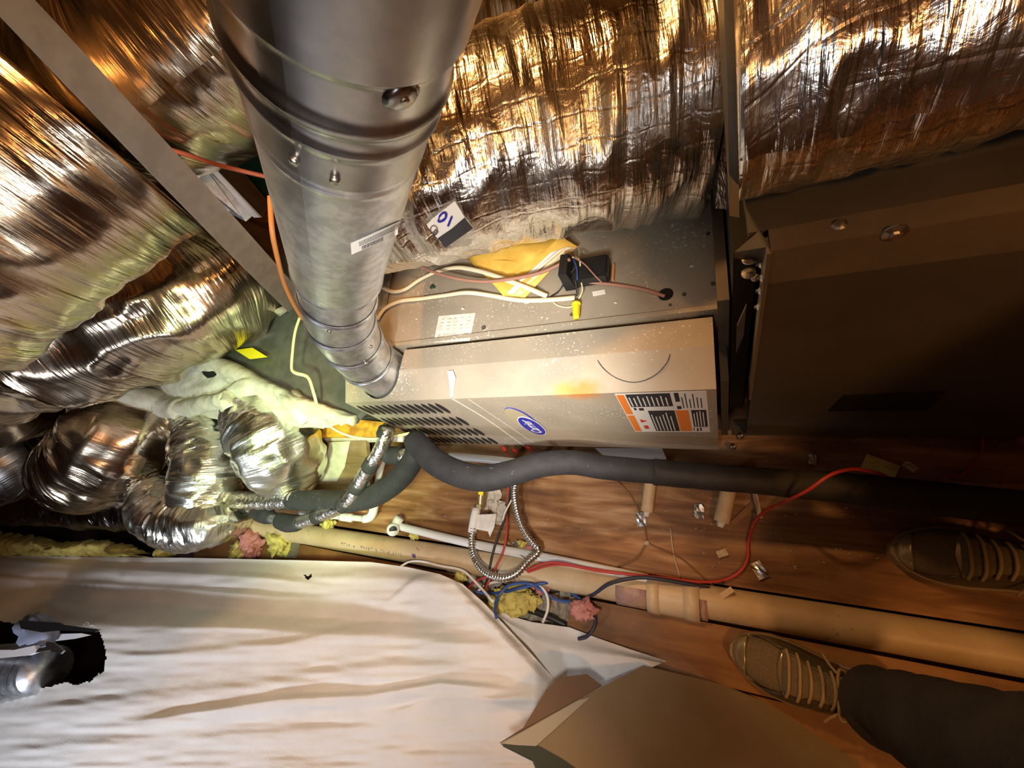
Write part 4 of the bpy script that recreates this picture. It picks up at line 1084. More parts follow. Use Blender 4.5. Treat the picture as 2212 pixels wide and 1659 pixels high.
# ------------------------------------------------------------------ gas connector, valve, tag
gs = thing('gas_connector', at(1090, 1240, z=0), 'looped corrugated steel gas connector on the plywood edge, with a paper tag', 'hose')
gp = [(1022, 1140, .055), (1019, 1168, .05), (1022, 1195, .055), (1036, 1222, .07), (1060, 1242, .085), (1088, 1248, .09), (1117, 1237, .09), (1143, 1210, .08), (1162, 1193, .07), (1163, 1186, .07), (1152, 1174, .07), (1133, 1148, .08), (1119, 1113, .10), (1112, 1075, .13), (1113, 1048, .16), (1118, 1015, .20)]
V, Fc, UV = tube_vf(path(gp), .0098, 12, .0022, disp=lambda s, t, r: .0018 * np.sin(s * 2 * math.pi / .0085)); obj('corrugated_hose', V, Fc, 'flex_steel', gs, True)
obj('valve_body', *tube_vf(path([(1040, 1095, .05), (1042, 1070, .07), (1044, 1055, .085)]), [.012, .014, .010], 12, .008)[:2], 'brass', gs, True)
obj('valve_nut', *tube_vf(path([(1039, 1098, .05), (1038, 1088, .055)]), .016, 6, .02)[:2], 'brass', gs)
obj('hose_sleeve', *tube_vf(path([(1030, 1098, .055), (1024, 1125, .055), (1020, 1150, .05)]), .0135, 14, .01)[:2], 'paper_print', gs, True)
obj('valve_handle', *hexa([at(*p[:2], z=p[2]) for p in ((1033, 1068, .09), (1043, 1070, .09), (1046, 1050, .10), (1036, 1048, .10), (1033, 1068, .098), (1043, 1070, .098), (1046, 1050, .108), (1036, 1048, .108))]), 'yellow_nut', gs)['label'] = 'yellow valve handle'
v, f = slab(path([(1030, 1112, .062), (1072, 1110, .06), (1068, 1138, .05), (1058, 1160, .045), (1054, 1148, .05), (1028, 1143, .055)]), .0015); tgo = obj('paper_tag', v, f, 'paper', gs)
v = [at(*p, z=.066) for p in ((1046, 1120), (1060, 1118), (1056, 1130), (1044, 1132))]
for (px, py, s_, lab) in ((1065, 1075, .022, 'crumpled white paper beside the gas valve'), (1078, 1108, .02, 'torn paper scrap under the red and black wires')):
    c = at(px, py, z=.012); vv = []; 
    nn = 7
    for j in range(nn):
        for i in range(nn):
            a, b = i / (nn - 1) - .5, j / (nn - 1) - .5
            vv.append(c + np.array([a * s_ * 2.6, b * s_ * 3.6, 0.012 * math.sin(i * 2.1 + j * 1.3) + .008 * math.cos(j * 2.7) + .01]))
    o = obj('paper_scrap', vv, [(j * nn + i, j * nn + i + 1, (j + 1) * nn + i + 1, (j + 1) * nn + i) for j in range(nn - 1) for i in range(nn - 1)], 'paper'); tag(o, lab, 'paper')

# ------------------------------------------------------------------ wires on the floor
W = [('red_wire', [(1100, 1045, .10), (1097, 1075, .07), (1095, 1110, .05), (1095, 1147, .05), (1087, 1190, .05), (1070, 1228, .055), (1056, 1255, .05), (1048, 1275, .04)], .0032, 'red wire running down past the gas hose', 'wire'),
     ('black_wire', [(1104, 1048, .10), (1099, 1080, .07), (1093, 1113, .055), (1077, 1153, .055), (1064, 1197, .055), (1057, 1230, .055), (1046, 1275, .03)], .0034, 'black wire running down beside the red one past the gas hose', 'wire'),
     ('red_wire', [(1060, 1245, .06), (1040, 1250, .05), (1025, 1258, .04), (1010, 1272, .03)], .0032, 'short red wire end reaching under the white sheet', 'wire'),
     ('red_wire', [(1137, 1233, .065), (1167, 1219, .065), (1200, 1215, .06), (1267, 1227, .05), (1333, 1237, .048), (1433, 1248, .04), (1517, 1257, .02), (1567, 1252, .008), (1600, 1233, .006), (1615, 1207, .006), (1617, 1167, .006), (1630, 1127, .01), (1660, 1100, .06), (1700, 1082, .16), (1725, 1070, .215), (1749, 1057, .235), (1792, 1027, .245), (1839, 1013, .23), (1889, 1020, .20), (1925, 1035, .14)], .0034, 'long red wire winding over the plywood and the black pipe', 'wire'),
     ('red_wire', [(1140, 1236, .062), (1200, 1220, .055), (1300, 1235, .05), (1400, 1245, .045), (1470, 1253, .03)], .0028, 'second red wire strand along the drain pipe', 'wire'),
     ('red_wire', [(2022, 1042, .15), (2050, 1030, .06), (2079, 1023, .006), (2105, 1000, .006), (2119, 980, .006), (2122, 960, .01), (2125, 940, .04)], .002, 'thin red wire below the coil cabinet at the far right', 'wire'),
     ('blue_cable', [(1025, 1278, .03), (1050, 1282, .02), (1085, 1280, .02), (1120, 1271, .03), (1160, 1262, .04), (1185, 1258, .03)], .0042, 'blue cable strand lying across the insulation gap', 'cable'),
     ('blue_cable', [(1072, 1335, .085), (1070, 1312, .07), (1077, 1288, .055), (1095, 1267, .05), (1117, 1260, .05), (1148, 1262, .045), (1170, 1275, .03), (1195, 1292, .02), (1220, 1299, .02), (1252, 1300, .02)], .0042, 'blue cable looping up from the white sheet to the red clip', 'cable'),
     ('blue_cable', [(1225, 1272, .01), (1240, 1285, .012), (1256, 1296, .016)], .0042, 'short blue cable end above the red clip', 'cable'),
     ('navy_cable', [(1250, 1301, .02), (1283, 1283, .03), (1317, 1261, .055), (1367, 1249, .055), (1400, 1248, .055), (1467, 1258, .04), (1533, 1271, .02)], .0044, 'dark blue cable running right along the top of the drain pipe', 'cable'),
     ('navy_cable', [(1254, 1299, .02), (1273, 1311, .02), (1286, 1335, .025), (1281, 1360, .03), (1268, 1375, .03), (1250, 1380, .02)], .0044, 'dark blue cable loop hanging over the plank edge', 'cable'),
     ('white_cable', [(866, 1224, .06), (880, 1215, .05), (905, 1212, .045), (950, 1222, .045), (1000, 1233, .045), (1020, 1250, .045), (1042, 1273, .05), (1066, 1300, .08)], .0036, 'white cable arching from the sheet edge to the blue wires', 'cable'),
     ('white_cable', [(1028, 1280, .02), (1055, 1261, .03), (1085, 1255, .035), (1100, 1254, .03)], .0036, 'short white cable beneath the gas hose loop', 'cable'),
     ('white_cable', [(1160, 1262, .03), (1176, 1275, .03), (1184, 1296, .03), (1183, 1318, .03), (1172, 1345, .03)], .0036, 'white cable loop crossing the insulation gap', 'cable'),
     ('black_wire', [(1112, 1312, .0), (1150, 1320, .0), (1185, 1333, .0), (1225, 1352, -.01)], .008, 'black hose lying in the insulation gap', 'hose'),
     ('black_wire', [(1130, 1282, -.02), (1180, 1278, -.02), (1240, 1268, -.02)], .007, 'dark cable half buried behind the blue loops', 'cable'),
     ('twig', [(1320, 1032, .05), (1345, 1050, .01), (1367, 1077, .004), (1387, 1120, .004), (1395, 1150, .004), (1397, 1172, .006)], .0022, 'thin dark wire from under the black pipe to the three-way joint', 'wire'),
     ('twig', [(1397, 1172, .006), (1377, 1203, .004), (1350, 1218, .004), (1317, 1229, .004)], .0020, 'thin brown wire branching left of the three-way joint', 'wire'),
     ('twig', [(1397, 1172, .006), (1430, 1187, .004), (1467, 1203, .004), (1517, 1245, .004), (1552, 1275, .004)], .0020, 'thin dark wire branching right of the three-way joint', 'wire'),
     ('debris', [(1448, 1140, .003), (1455, 1195, .003), (1469, 1247, .003)], .0018, 'thin straw stalk lying across the plywood', 'straw'),
     ('cream_cable', [(1116, 1052, .10), (1105, 1080, .08), (1090, 1110, .06), (1085, 1135, .05)], .0025, 'thin pale wire left of the gas hose', 'wire'),
     ('twig', [(1095, 1165, .02), (1120, 1195, .03), (1150, 1215, .045)], .0014, 'thin brown wire inside the gas hose loop', 'wire')]
for m_, pts_, r_, lab, cat in W:
    cable('loose_wire' if cat == 'wire' else 'loose_' + cat if cat != 'straw' else 'straw_stalk', pts_, r_, m_, lab, cat)
p = at(1397, 1174, z=.006); tag(obj('wire_joint', *tube_vf([p - [.006, 0, 0], p + [.006, 0.003, 0]], [.005, .006], 8)[:2], 'debris', None, True), 'small pale joint where three thin wires meet', 'joint')
# red nuts under the furnace
for px, py, lab in ((1090, 972, 'left'), (1113, 976, 'middle'), (1143, 969, 'right')):
    pa = at(px - 5, py - 5, z=.075); pb = at(px + 4, py + 3, z=.075)
    o = tag(obj('spade_connector', *tube_vf([pa, (pa + pb) / 2, pb], [.006, .007, .005], 8)[:2], 'red_plastic', None, True), '%s red connector in the row under the furnace front edge' % lab, 'connector', 'red connectors')
cable('loose_wire', [(1080, 962, .075), (1086, 970, .07), (1100, 985, .06), (1105, 1000, .05)], .002, 'red_wire', 'red lead hanging from the left red connector', 'wire', 6)
v, f = slab(path([(1285, 968, .03), (1430, 968, .03), (1440, 992, .03), (1310, 990, .03)]), .001); tag(obj('paper_sheet', v, f, 'paper_print'), 'pale sheet of paper under the furnace front, behind the black pipe', 'paper')
# stubs and sticks
for pts_, r_, lab in (([(1407, 1030, .03), (1397, 1106, .022)], .0155, 'pale wooden dowel end left of its twin, below the black pipe'), ([(1577, 1045, .03), (1558, 1128, .022)], .0175, 'thicker pale wooden dowel end below the taped black pipe')):
    P = path(pts_); o = thing('wooden_dowel', P[1], lab, 'dowel')
    obj('shaft', *tube_vf(P, r_, 16, .02)[:2], 'wood_stub', o, True)
    d_ = (P[1] - P[0]) / np.linalg.norm(P[1] - P[0]); obj('grey_tip', *tube_vf([P[1], P[1] + d_ * .012], [r_ * .6, r_ * .35], 12, .01)[:2], 'paper', o, True)
def stick(a, b, w_, m, lab, th=.006):
    A_, B_ = at(*a), at(*b); d_ = (B_ - A_) / np.linalg.norm(B_ - A_); n_ = np.cross(d_, [0, 0, 1.0]); n_ /= np.linalg.norm(n_); n_ *= w_ / 2; u_ = np.array([0, 0, th])
    return tag(obj('wood_stick', *hexa([A_ - n_, B_ - n_, B_ + n_, A_ + n_, A_ - n_ + u_, B_ - n_ + u_, B_ + n_ + u_, A_ + n_ + u_]), m), lab, 'stick')
stick((1628, 1055, .012), (1642, 1120, .002), .010, 'wood_stub', 'slim wood splint under the bend of the red wire')
stick((1655, 1063, .001), (1583, 1132, .001), .013, 'plank', 'flat brown stick lying diagonally on the plywood', .003)
stick((1558, 1288, .03), (1582, 1272, .035), .012, 'wood_stub', 'short wood peg beside the drain pipe', .01)
# debris on plywood: countable shreds
for i, (px, py, kind) in enumerate([(1640, 1232, 'foil'), (1510, 1105, 'foil'), (1120, 1180, 'foil'), (1755, 993, 'card'), (1900, 1010, 'wool'), (1965, 1008, 'card'), (1385, 1122, 'foil'), (1560, 1195, 'card'), (880, 1135, 'card')]):
    c = at(px, py, z=.004); s_ = {'foil': .018, 'card': .012, 'wool': .03}[kind]
    a_ = random.uniform(0, 3); vv = []; nn = 5
    for j in range(nn):
        for k in range(nn):
            a, b = (k / (nn - 1) - .5) * 2 * s_, (j / (nn - 1) - .5) * 1.3 * s_
            vv.append(c + np.array([a * math.cos(a_) - b * math.sin(a_), a * math.sin(a_) + b * math.cos(a_), .004 * random.random() + .001]))
    m_ = {'foil': 'screw_steel', 'card': 'debris', 'wool': 'glass_fibre_yellow'}[kind]
    labs = ['silvery foil scrap by the long red wire', 'crushed clear foil scrap between the two dowels', 'foil scrap inside the gas hose loop', 'small tan chip right of the furnace under the cabinet', 'yellow wool tuft beyond the black pipe', 'small beige chip right of the yellow wool tuft', 'foil scrap at the tip of the left dowel', 'brown chip on the open plywood', 'brown chip above the white tee']
    tag(obj('debris_scrap', vv, [(j * nn + k, j * nn + k + 1, (j + 1) * nn + k + 1, (j + 1) * nn + k) for j in range(nn - 1) for k in range(nn - 1)], m_, None, kind == 'wool'), labs[i], 'debris')
mb = MB()
for i in range(200):
    px = random.uniform(900, 1900); py = random.uniform(1060, 1260)
    c = at(px, py, z=.001)
    if c[1] < .04: continue
    s_ = random.uniform(.0007, .0022); a_ = random.uniform(0, 3.1); l_ = random.uniform(1, 2.5); u_ = np.array([math.cos(a_), math.sin(a_), 0]) * s_ * l_; n_ = np.array([-math.sin(a_), math.cos(a_), 0]) * s_
    mb.add([c - u_, c + n_, c + u_, c - n_, c + [0, 0, s_]], [(0, 4, 1)[::-1], (1, 4, 2)[::-1], (2, 4, 3)[::-1], (3, 4, 0)[::-1]])
o = mb.build('sawdust_crumbs', 'debris'); tag(o, 'pale dirt crumbs and wood shreds strewn over the plywood', 'debris', kind='stuff')

# ------------------------------------------------------------------ insulation
def blob(name, c, rx, ry, rz, m, label, cat='insulation', n=3, seed=0, amp=.45, tagit=True):
    bm = bmesh.new(); bmesh.ops.create_icosphere(bm, subdivisions=n, radius=1)
    from mathutils import noise as NZ
    for v_ in bm.verts:
        p = v_.co.normalized(); k = 1 + amp * NZ.noise(p * 1.7 + Vector((seed, seed * .7, 0))) + amp * .6 * NZ.noise(p * 4.5 + Vector((0, seed, 3))) + amp * .35 * NZ.noise(p * 11 + Vector((seed, 1, 3)))
        v_.co = Vector((c[0] + p.x * rx * k, c[1] + p.y * ry * k, c[2] + p.z * rz * k))
    me = bpy.data.meshes.new(name); bm.to_mesh(me); bm.free(); me.materials.append(MATS[m]); me.polygons.foreach_set('use_smooth', [True] * len(me.polygons))
    o = bpy.data.objects.new(name, me); COL.objects.link(o); return tag(o, label, cat) if tagit else o


# loose fill bed between the planks
nx, ny = 90, 26; vv = []
for j in range(ny + 1):
    for i in range(nx + 1):
        x_ = XG0 - .05 + (XG1 + .1 - XG0) * i / nx; y_ = -0.5 + 0.46 * j / ny
        vv.append((x_, y_, -0.045 + .035 * vn(np.array(i * .35), np.array(j * .45)) + .018 * vn(np.array(i * .9), np.array(j * 1.1))))
o = obj('loose_fill_insulation', vv, [(j * (nx + 1) + i, j * (nx + 1) + i + 1, (j + 1) * (nx + 1) + i + 1, (j + 1) * (nx + 1) + i) for j in range(ny) for i in range(nx)], 'loose_fill', None, True); tag(o, 'grey loose-fill insulation filling the gap between the planks', 'insulation', kind='stuff')
for i, (px, py, s_, m_, lab) in enumerate([(1085, 1300, .030, 'glass_fibre_yellow', 'yellow foam crumb under the blue loops, leftmost'), (1112, 1293, .034, 'glass_fibre_yellow', 'largest yellow foam crumb under the blue loops'), (1138, 1300, .026, 'glass_fibre_yellow', 'yellow foam crumb right of the largest one'), (1102, 1318, .024, 'glass_fibre_yellow', 'yellow foam crumb at the black hose end'),
                                          (995, 1245, .016, 'glass_fibre_yellow', 'small yellow crumb at the plank end beside the white cable'), (1170, 1268, .018, 'glass_fibre_pink', 'pink tuft beside the drain pipe above the blue cable'),
                                          (1262, 1318, .022, 'glass_fibre_pink', 'red-pink tuft wedged under the dark blue loop'), (605, 1170, .05, 'glass_fibre_yellow', 'yellow wool tuft at the grey tape, below the beige pipe'), (545, 1175, .055, 'glass_fibre_pink', 'pink wool tuft left of the beige pipe end'),
                                          (520, 1190, .04, 'glass_fibre_yellow', 'yellow wool tuft below the pink wool'), (1130, 1178, .014, 'glass_fibre_yellow', 'yellow crumb inside the gas hose loop'), (1142, 1187, .013, 'glass_fibre_pink', 'pink crumb inside the gas hose loop'),
                                          (895, 1157, .012, 'glass_fibre_yellow', 'yellow crumb between the white pipe and the beige pipe'), (710, 1132, .025, 'glass_fibre_yellow', 'yellow wool crumb left of the white elbow'), (362, 1185, .05, 'glass_fibre_yellow', 'lone yellow wool tuft at the right end of the yellow strip'), (860, 910, .0, '', '')]):
    if not m_: continue
    zz = 0.004 if i in (0, 1, 2, 3, 5) else .03 if i == 6 else .012
    blob('insulation_tuft', at(px, py, z=zz), s_ * 1.2, s_, s_ * .6, m_, lab, n=4, seed=i * 1.7, amp=.75)
# yellow batt strip far left
nx = 160; vv = []
lo = [(-60, 1205), (0, 1202), (120, 1203), (240, 1204), (345, 1205)]; hi = [(-60, 1145), (0, 1148), (60, 1155), (150, 1172), (240, 1168), (300, 1178), (345, 1192)]
nyb = 10
for i in range(nx + 1):
    px = -60 + 405 * i / nx; yl = np.interp(px, [p[0] for p in lo], [p[1] for p in lo]); yh = np.interp(px, [p[0] for p in hi], [p[1] for p in hi]) + 10 * (vn(np.array(i * .3), np.array(2.)) - .5) + 4 * (vn(np.array(i * 1.1), np.array(5.)) - .5)
    for j in range(nyb + 1):
        a = j / nyb; p = at(px, yl + (yh - yl) * a, z=0.02)
        vv.append(p + np.array([0, 0, .08 * math.sin(math.pi * min(1, a * .8 + .1)) * (.6 + .8 * vn(np.array(i * .11), np.array(a * 3))) + .022 * vn(np.array(i * .35), np.array(a * 6))]))
o = obj('insulation_batt', vv, [(i * (nyb + 1) + j, (i + 1) * (nyb + 1) + j, (i + 1) * (nyb + 1) + j + 1, i * (nyb + 1) + j + 1) for i in range(nx) for j in range(nyb)], 'glass_fibre_yellow', None, True); tag(o, 'yellow fibreglass batt along the back edge of the white sheet', 'insulation')
# foam block, upright stick and wood piece left of the furnace
tag(obj('foam_block', *hexa([at(*p[:2], z=p[2]) for p in ((675, 946, .10), (815, 946, .10), (835, 915, .10), (690, 900, .10), (675, 944, .14), (812, 944, .14), (830, 912, .14), (690, 898, .14))]), 'foam_yellow'), 'yellow and orange foam block beneath the left end of the furnace', 'foam')
tag(obj('wood_ledge', *hexa([at(*p[:2], z=p[2]) for p in ((670, 958, .07), (830, 955, .07), (838, 900, .07), (690, 900, .07), (668, 950, .098), (828, 948, .098), (836, 905, .098), (688, 905, .098))]), 'mastic'), 'pale ledge carrying the yellow foam block', 'ledge')
tag(obj('wood_post', *hexa([at(*p[:2], z=p[2]) for p in ((640, 1062, .02), (655, 1062, .02), (660, 1058, .02), (645, 1058, .02), (672, 905, .20), (692, 905, .20), (694, 900, .20), (674, 900, .20))]), 'mastic'), 'slim pale upright strip in front of the bright branch duct', 'post')
v, f = slab([at(708, 955, z=.09), at(790, 950, z=.09), at(800, 1060, z=.005), at(680, 1062, z=.005)], .02, (0, .7, -.6)); tag(obj('plywood_offcut', v, f, 'lumber'), 'stained plywood offcut leaning below the yellow foam block', 'wood')
v, f = slab([at(712, 956, z=.092), at(756, 953, z=.092), at(744, 1010, z=.05), at(728, 1040, z=.026), at(694, 1040, z=.024)], .003, (0, .7, -.6)); tag(obj('torn_card', v, f, 'mastic'), 'torn pale card stuck on the leaning plywood offcut', 'card')
tag(obj('tape_piece', *slab([at(625, 1160, z=.004), at(650, 1166, z=.004), at(640, 1206, z=.004), at(612, 1204, z=.004)], .002), 'strap_steel'), 'dark grey tape patch on the plank, right of the yellow tuft', 'tape')

# ------------------------------------------------------------------ white sheet over the joists
top = [(-80, 1200), (0, 1200), (200, 1203), (400, 1205), (640, 1210), (800, 1214), (880, 1225), (950, 1240), (1000, 1262), (1045, 1302), (1090, 1350), (1150, 1415), (1205, 1475)]
nx, ny = 480, 330
txs = np.array([p[0] for p in top]); tys = np.array([p[1] for p in top], float)
s_top = np.concatenate([[0], np.cumsum(np.hypot(np.diff(txs), np.diff(tys)))]); s_top /= s_top[-1]
bot = [(-260, 2060), (200, 2065), (660, 2070), (960, 2075), (1095, 2080)]
bxs = np.array([p[0] for p in bot]); bys = np.array([p[1] for p in bot], float)
def sm(a, b, x): t_ = np.clip((x - a) / (b - a), 0, 1); return t_ * t_ * (3 - 2 * t_)
U, Vg = np.meshgrid(np.linspace(0, 1, nx + 1), np.linspace(0, 1, ny + 1))
TX = np.interp(U, s_top, txs); TY = np.interp(U, s_top, tys); BX = np.interp(U, np.linspace(0, 1, len(bxs)), bxs); BYY = np.interp(U, np.linspace(0, 1, len(bys)), bys)
# rows bow with the right edge so that cloth rounds off there
PX = TX * (1 - Vg) + BX * Vg; PYY = TY * (1 - Vg) + BYY * Vg
PX = PX + 40 * np.sin(math.pi * Vg) * sm(.75, 1, U)
def z_of(px, py):
    base = 0.085 + 0 * px
    up = np.interp(px, [-80, 0, 300, 600, 900, 1100], [1255, 1262, 1292, 1322, 1345, 1370]); dn = np.interp(px, [-80, 0, 230, 500, 700, 900, 1100], [1375, 1368, 1360, 1358, 1372, 1385, 1400])
    amt = np.interp(px, [-80, 0, 300, 600, 900, 1150], [.15, .14, .10, .06, .036, .0])
    h = amt * sm(0, 1, (py - up) / np.maximum(dn - up, 8))  # drop in the sheet shaped so this band falls into shade
    # two narrow creases on the far strip
    for yl, xs_, wd_, hh in (([1205, 1222, 1240, 1262], [0, 250, 550, 720], 7, .018), ([1244, 1258, 1270, 1285], [0, 200, 420, 600], 6, .012)):
        yc = np.interp(px, xs_, yl); fade = sm(760, 560, px)
        h += fade * hh * sm(-wd_, wd_, py - yc)  
    # long drapes lower down
    for pts2, wd_, hh in (([(0, 1545), (300, 1512), (600, 1472), (850, 1440), (1000, 1440)], 16, .010), ([(300, 1560), (600, 1513), (800, 1503), (950, 1478), (1100, 1492)], 12, .022), ([(0, 1625), (250, 1600), (500, 1590), (800, 1572)], 14, .006), ([(0, 1390), (300, 1420), (600, 1395), (800, 1352), (950, 1352)], 12, .008), ([(840, 1300), (900, 1248), (960, 1240), (1020, 1290)], 8, .012), ([(900, 1255), (980, 1262), (1060, 1340), (1120, 1400)], 10, .012), ([(850, 1540), (950, 1508), (1080, 1512), (1150, 1500)], 10, .012)):
        a_ = np.array(pts2, float); yc = np.interp(px, a_[:, 0], a_[:, 1]); fade = sm(a_[0, 0] - 60, a_[0, 0] + 60, px) * sm(a_[-1, 0] + 60, a_[-1, 0] - 60, px)
        dlt = (py - yc) / wd_
        h += fade * hh * (np.exp(-np.where(dlt > 0, dlt / 2.2, dlt / .8) ** 2))
    h += .006 * (vn(px / 70 + 3 + py / 90, py / 12) - .5) + .0012 * (vn(px / 25 + 9, py / 9 + 4) - .5) + .008 * (vn(px / 170, py / 40 + 9) - .5)
    return base + h
Z = z_of(PX, PYY)
edge = sm(0, .06, 1 - U); Z = 0.03 + (Z - 0.03) * (0.25 + .75 * edge)
edge2 = sm(0, .05, Vg); Z = Z * (.72 + .28 * edge2)
r0 = np.stack([PX - CX, PYY - CY, np.full_like(PX, F)], -1)
RW = np.stack([r0 @ _x, r0 @ _y, r0 @ _z], -1)
tt = (Z - EYE) / RW[..., 2]
VW = RW * tt[..., None] + np.array([0, 0, EYE])
hole = [(-90, 1330), (40, 1345), (120, 1352), (212, 1360), (222, 1385), (229, 1420), (220, 1448), (195, 1470), (165, 1478), (140, 1472), (100, 1482), (50, 1490), (-90, 1500)]
def inside(px, py, poly):
    n = len(poly); c = False; j = n - 1
    for i in range(n):
        xi, yi = poly[i]; xj, yj = poly[j]
        if (yi > py) != (yj > py) and px < (xj - xi) * (py - yi) / (yj - yi) + xi: c = not c
        j = i
    return c
tear = [(653, 1240), (664, 1243), (672, 1238), (670, 1249), (662, 1251)]
ff = []
for j in range(ny):
    for i in range(nx):
        px, py = PX[j, i], PYY[j, i]
        jit = 5 * (vn(np.array(px / 6.), np.array(py / 6.)) - .5)
        if px < 240 and 1320 < py < 1510 and inside(px + jit, py + jit, hole): continue
        if 640 < px < 690 and inside(px, py, tear): continue
        ff.append((j * (nx + 1) + i, (j + 1) * (nx + 1) + i, (j + 1) * (nx + 1) + i + 1, j * (nx + 1) + i + 1))
ct = thing('drop_cloth', (-1.4, -0.5, 0.0), 'large rumpled white cloth sheet covering the lower left, with a ragged hole', 'cloth')
o = obj('sheet', VW.reshape(-1, 3), ff, 'drop_cloth', ct, True)
# flat outer edge of the sheet, lying on the plank to the right
tp2 = [(1030, 1296), (1100, 1330), (1150, 1344), (1230, 1355), (1290, 1378), (1360, 1402), (1440, 1428)]
bt2 = [(1040, 1310), (1110, 1400), (1190, 1490), (1250, 1530), (1310, 1500), (1350, 1465), (1400, 1445)]
nx2, ny2 = 60, 16; vv = []
for j in range(ny2 + 1):
    for i in range(nx2 + 1):
        u_ = i / nx2 * (len(tp2) - 1); k = min(int(u_), len(tp2) - 2); f_ = u_ - k
        a = np.array(tp2[k]) * (1 - f_) + np.array(tp2[k + 1]) * f_; b = np.array(bt2[k]) * (1 - f_) + np.array(bt2[k + 1]) * f_
        p = a + (b - a) * j / ny2
        zz = .010 + .020 * sm(0, .5, j / ny2) + .012 * math.exp(-((j / ny2 - .28) / .09) ** 2) + .004 * vn(np.array(i * .4), np.array(j * .3))
        vv.append(at(p[0], p[1], z=zz))
obj('sheet_edge', vv, [(j * (nx2 + 1) + i, (j + 1) * (nx2 + 1) + i, (j + 1) * (nx2 + 1) + i + 1, j * (nx2 + 1) + i + 1) for j in range(ny2) for i in range(nx2)], 'drop_cloth', ct, True)['label'] = 'flat outer edge of the sheet lying on the plank'
# recessed lamp housing in the hole
lf = thing('recessed_light', at(20, 1440, z=.0), 'steel recessed light housing with white ring seen in the hole of the sheet', 'light fixture')
pa, pb = at(-60, 1458, z=.27), at(100, 1446, z=.25)
V, Fc, _ = tube_vf([pa, pa * .4 + pb * .6, pb], [.10, .095, .075], 24, .01, disp=lambda s, t, r: .003 * np.sin(s * 120)); obj('housing', V, Fc, 'galvanised', lf, True)
obj('rim', *slab([at(a, b, z=.36) for a, b in ((-60, 1404), (30, 1404), (75, 1394), (80, 1408), (60, 1416), (0, 1422), (-60, 1424))], .012), 'white_enamel', lf)
obj('clip', *slab([at(a, b, z=.37) for a, b in ((100, 1386), (115, 1388), (137, 1406), (130, 1413), (112, 1408), (98, 1395))], .006), 'screw_steel', lf)
obj('bracket', *slab([at(a, b, z=.365) for a, b in ((76, 1410), (84, 1400), (112, 1396), (110, 1404), (90, 1408))], .006), 'screw_steel', lf)
obj('reflector', *slab([at(a, b, z=.30) for a, b in ((85, 1384), (110, 1370), (175, 1368), (195, 1372), (160, 1380), (110, 1386))], .004), 'white_enamel', lf)
o = blob('cloth_wad', at(78, 1362, z=.33), .13, .05, .04, 'blue_cloth', 'blue-grey cloth wad draped over the recessed light', 'cloth', 3, 2.2, .4)
tag(obj('webbing_strap', *slab([at(a, b, z=.38) for a, b in ((40, 1340), (125, 1345), (135, 1350), (212, 1360), (205, 1366), (130, 1362), (90, 1366), (45, 1358))], .006), 'black_plastic'), 'dark strap lying over the top edge of the hole', 'strap')
tag(obj('lint_thread', *tube_vf([at(a, b, z=z_of(np.array(float(a)), np.array(float(b))) + .004) for a, b in ((181, 1349), (186, 1343), (192, 1346), (195, 1352), (200, 1350), (205, 1353))], .0012, 5)[:2], 'white_cable', None, True), 'tiny white thread on the sheet above the hole', 'thread')

# ------------------------------------------------------------------ brown board at lower right
bd = thing('kraft_board', at(1400, 1600, z=.1), 'brown board with a pointed pale corner lying at the edge of the white sheet', 'board')
tip = at(1082, 1606, z=.24); q1, q2 = at(1390, 1438, z=.045), at(1900, 1760, z=.03)
bn = np.cross(q1 - tip, q2 - tip); bn /= np.linalg.norm(bn); bn = bn if bn[2] > 0 else -bn
def on_board(px, py, lift=0.0):
    r = ray(px, py); t = (tip + bn * lift - np.array([0, 0, EYE])) @ bn / (r @ bn); return np.array([0, 0, EYE]) + r * t
obj('board_face', *slab([on_board(*p) for p in ((1082, 1606), (1225, 1522), (1390, 1438), (1560, 1478), (1760, 1560), (1850, 1640), (1900, 1760), (1500, 1800), (1330, 1715), (1200, 1640))], .006, -bn), 'kraft_board', bd)
obj('side_flap', *slab([on_board(1080, 1604, .002), on_board(1130, 1572, .004), on_board(1180, 1490, .004), on_board(1215, 1462, .004), on_board(1268, 1456, .004), on_board(1300, 1480, .003), on_board(1225, 1522, .003)], .004, -bn), 'kraft_shade', bd)  # darker kraft puts the shaded side of the board into the colour
obj('pale_strip', *slab([on_board(1084, 1606, .003), on_board(1250, 1512, .003), on_board(1275, 1506, .003), on_board(1215, 1560, .003), on_board(1155, 1614, .003)], .003, -bn), 'board_pale', bd)
obj('green_edge', *slab([on_board(1086, 1608, .003), on_board(1165, 1612, .003), on_board(1215, 1640, .003), on_board(1320, 1712, .003), on_board(1180, 1712, .003), on_board(1150, 1640, .003)], .01, -bn), 'board_green', bd)['label'] = 'dark green underside edge'

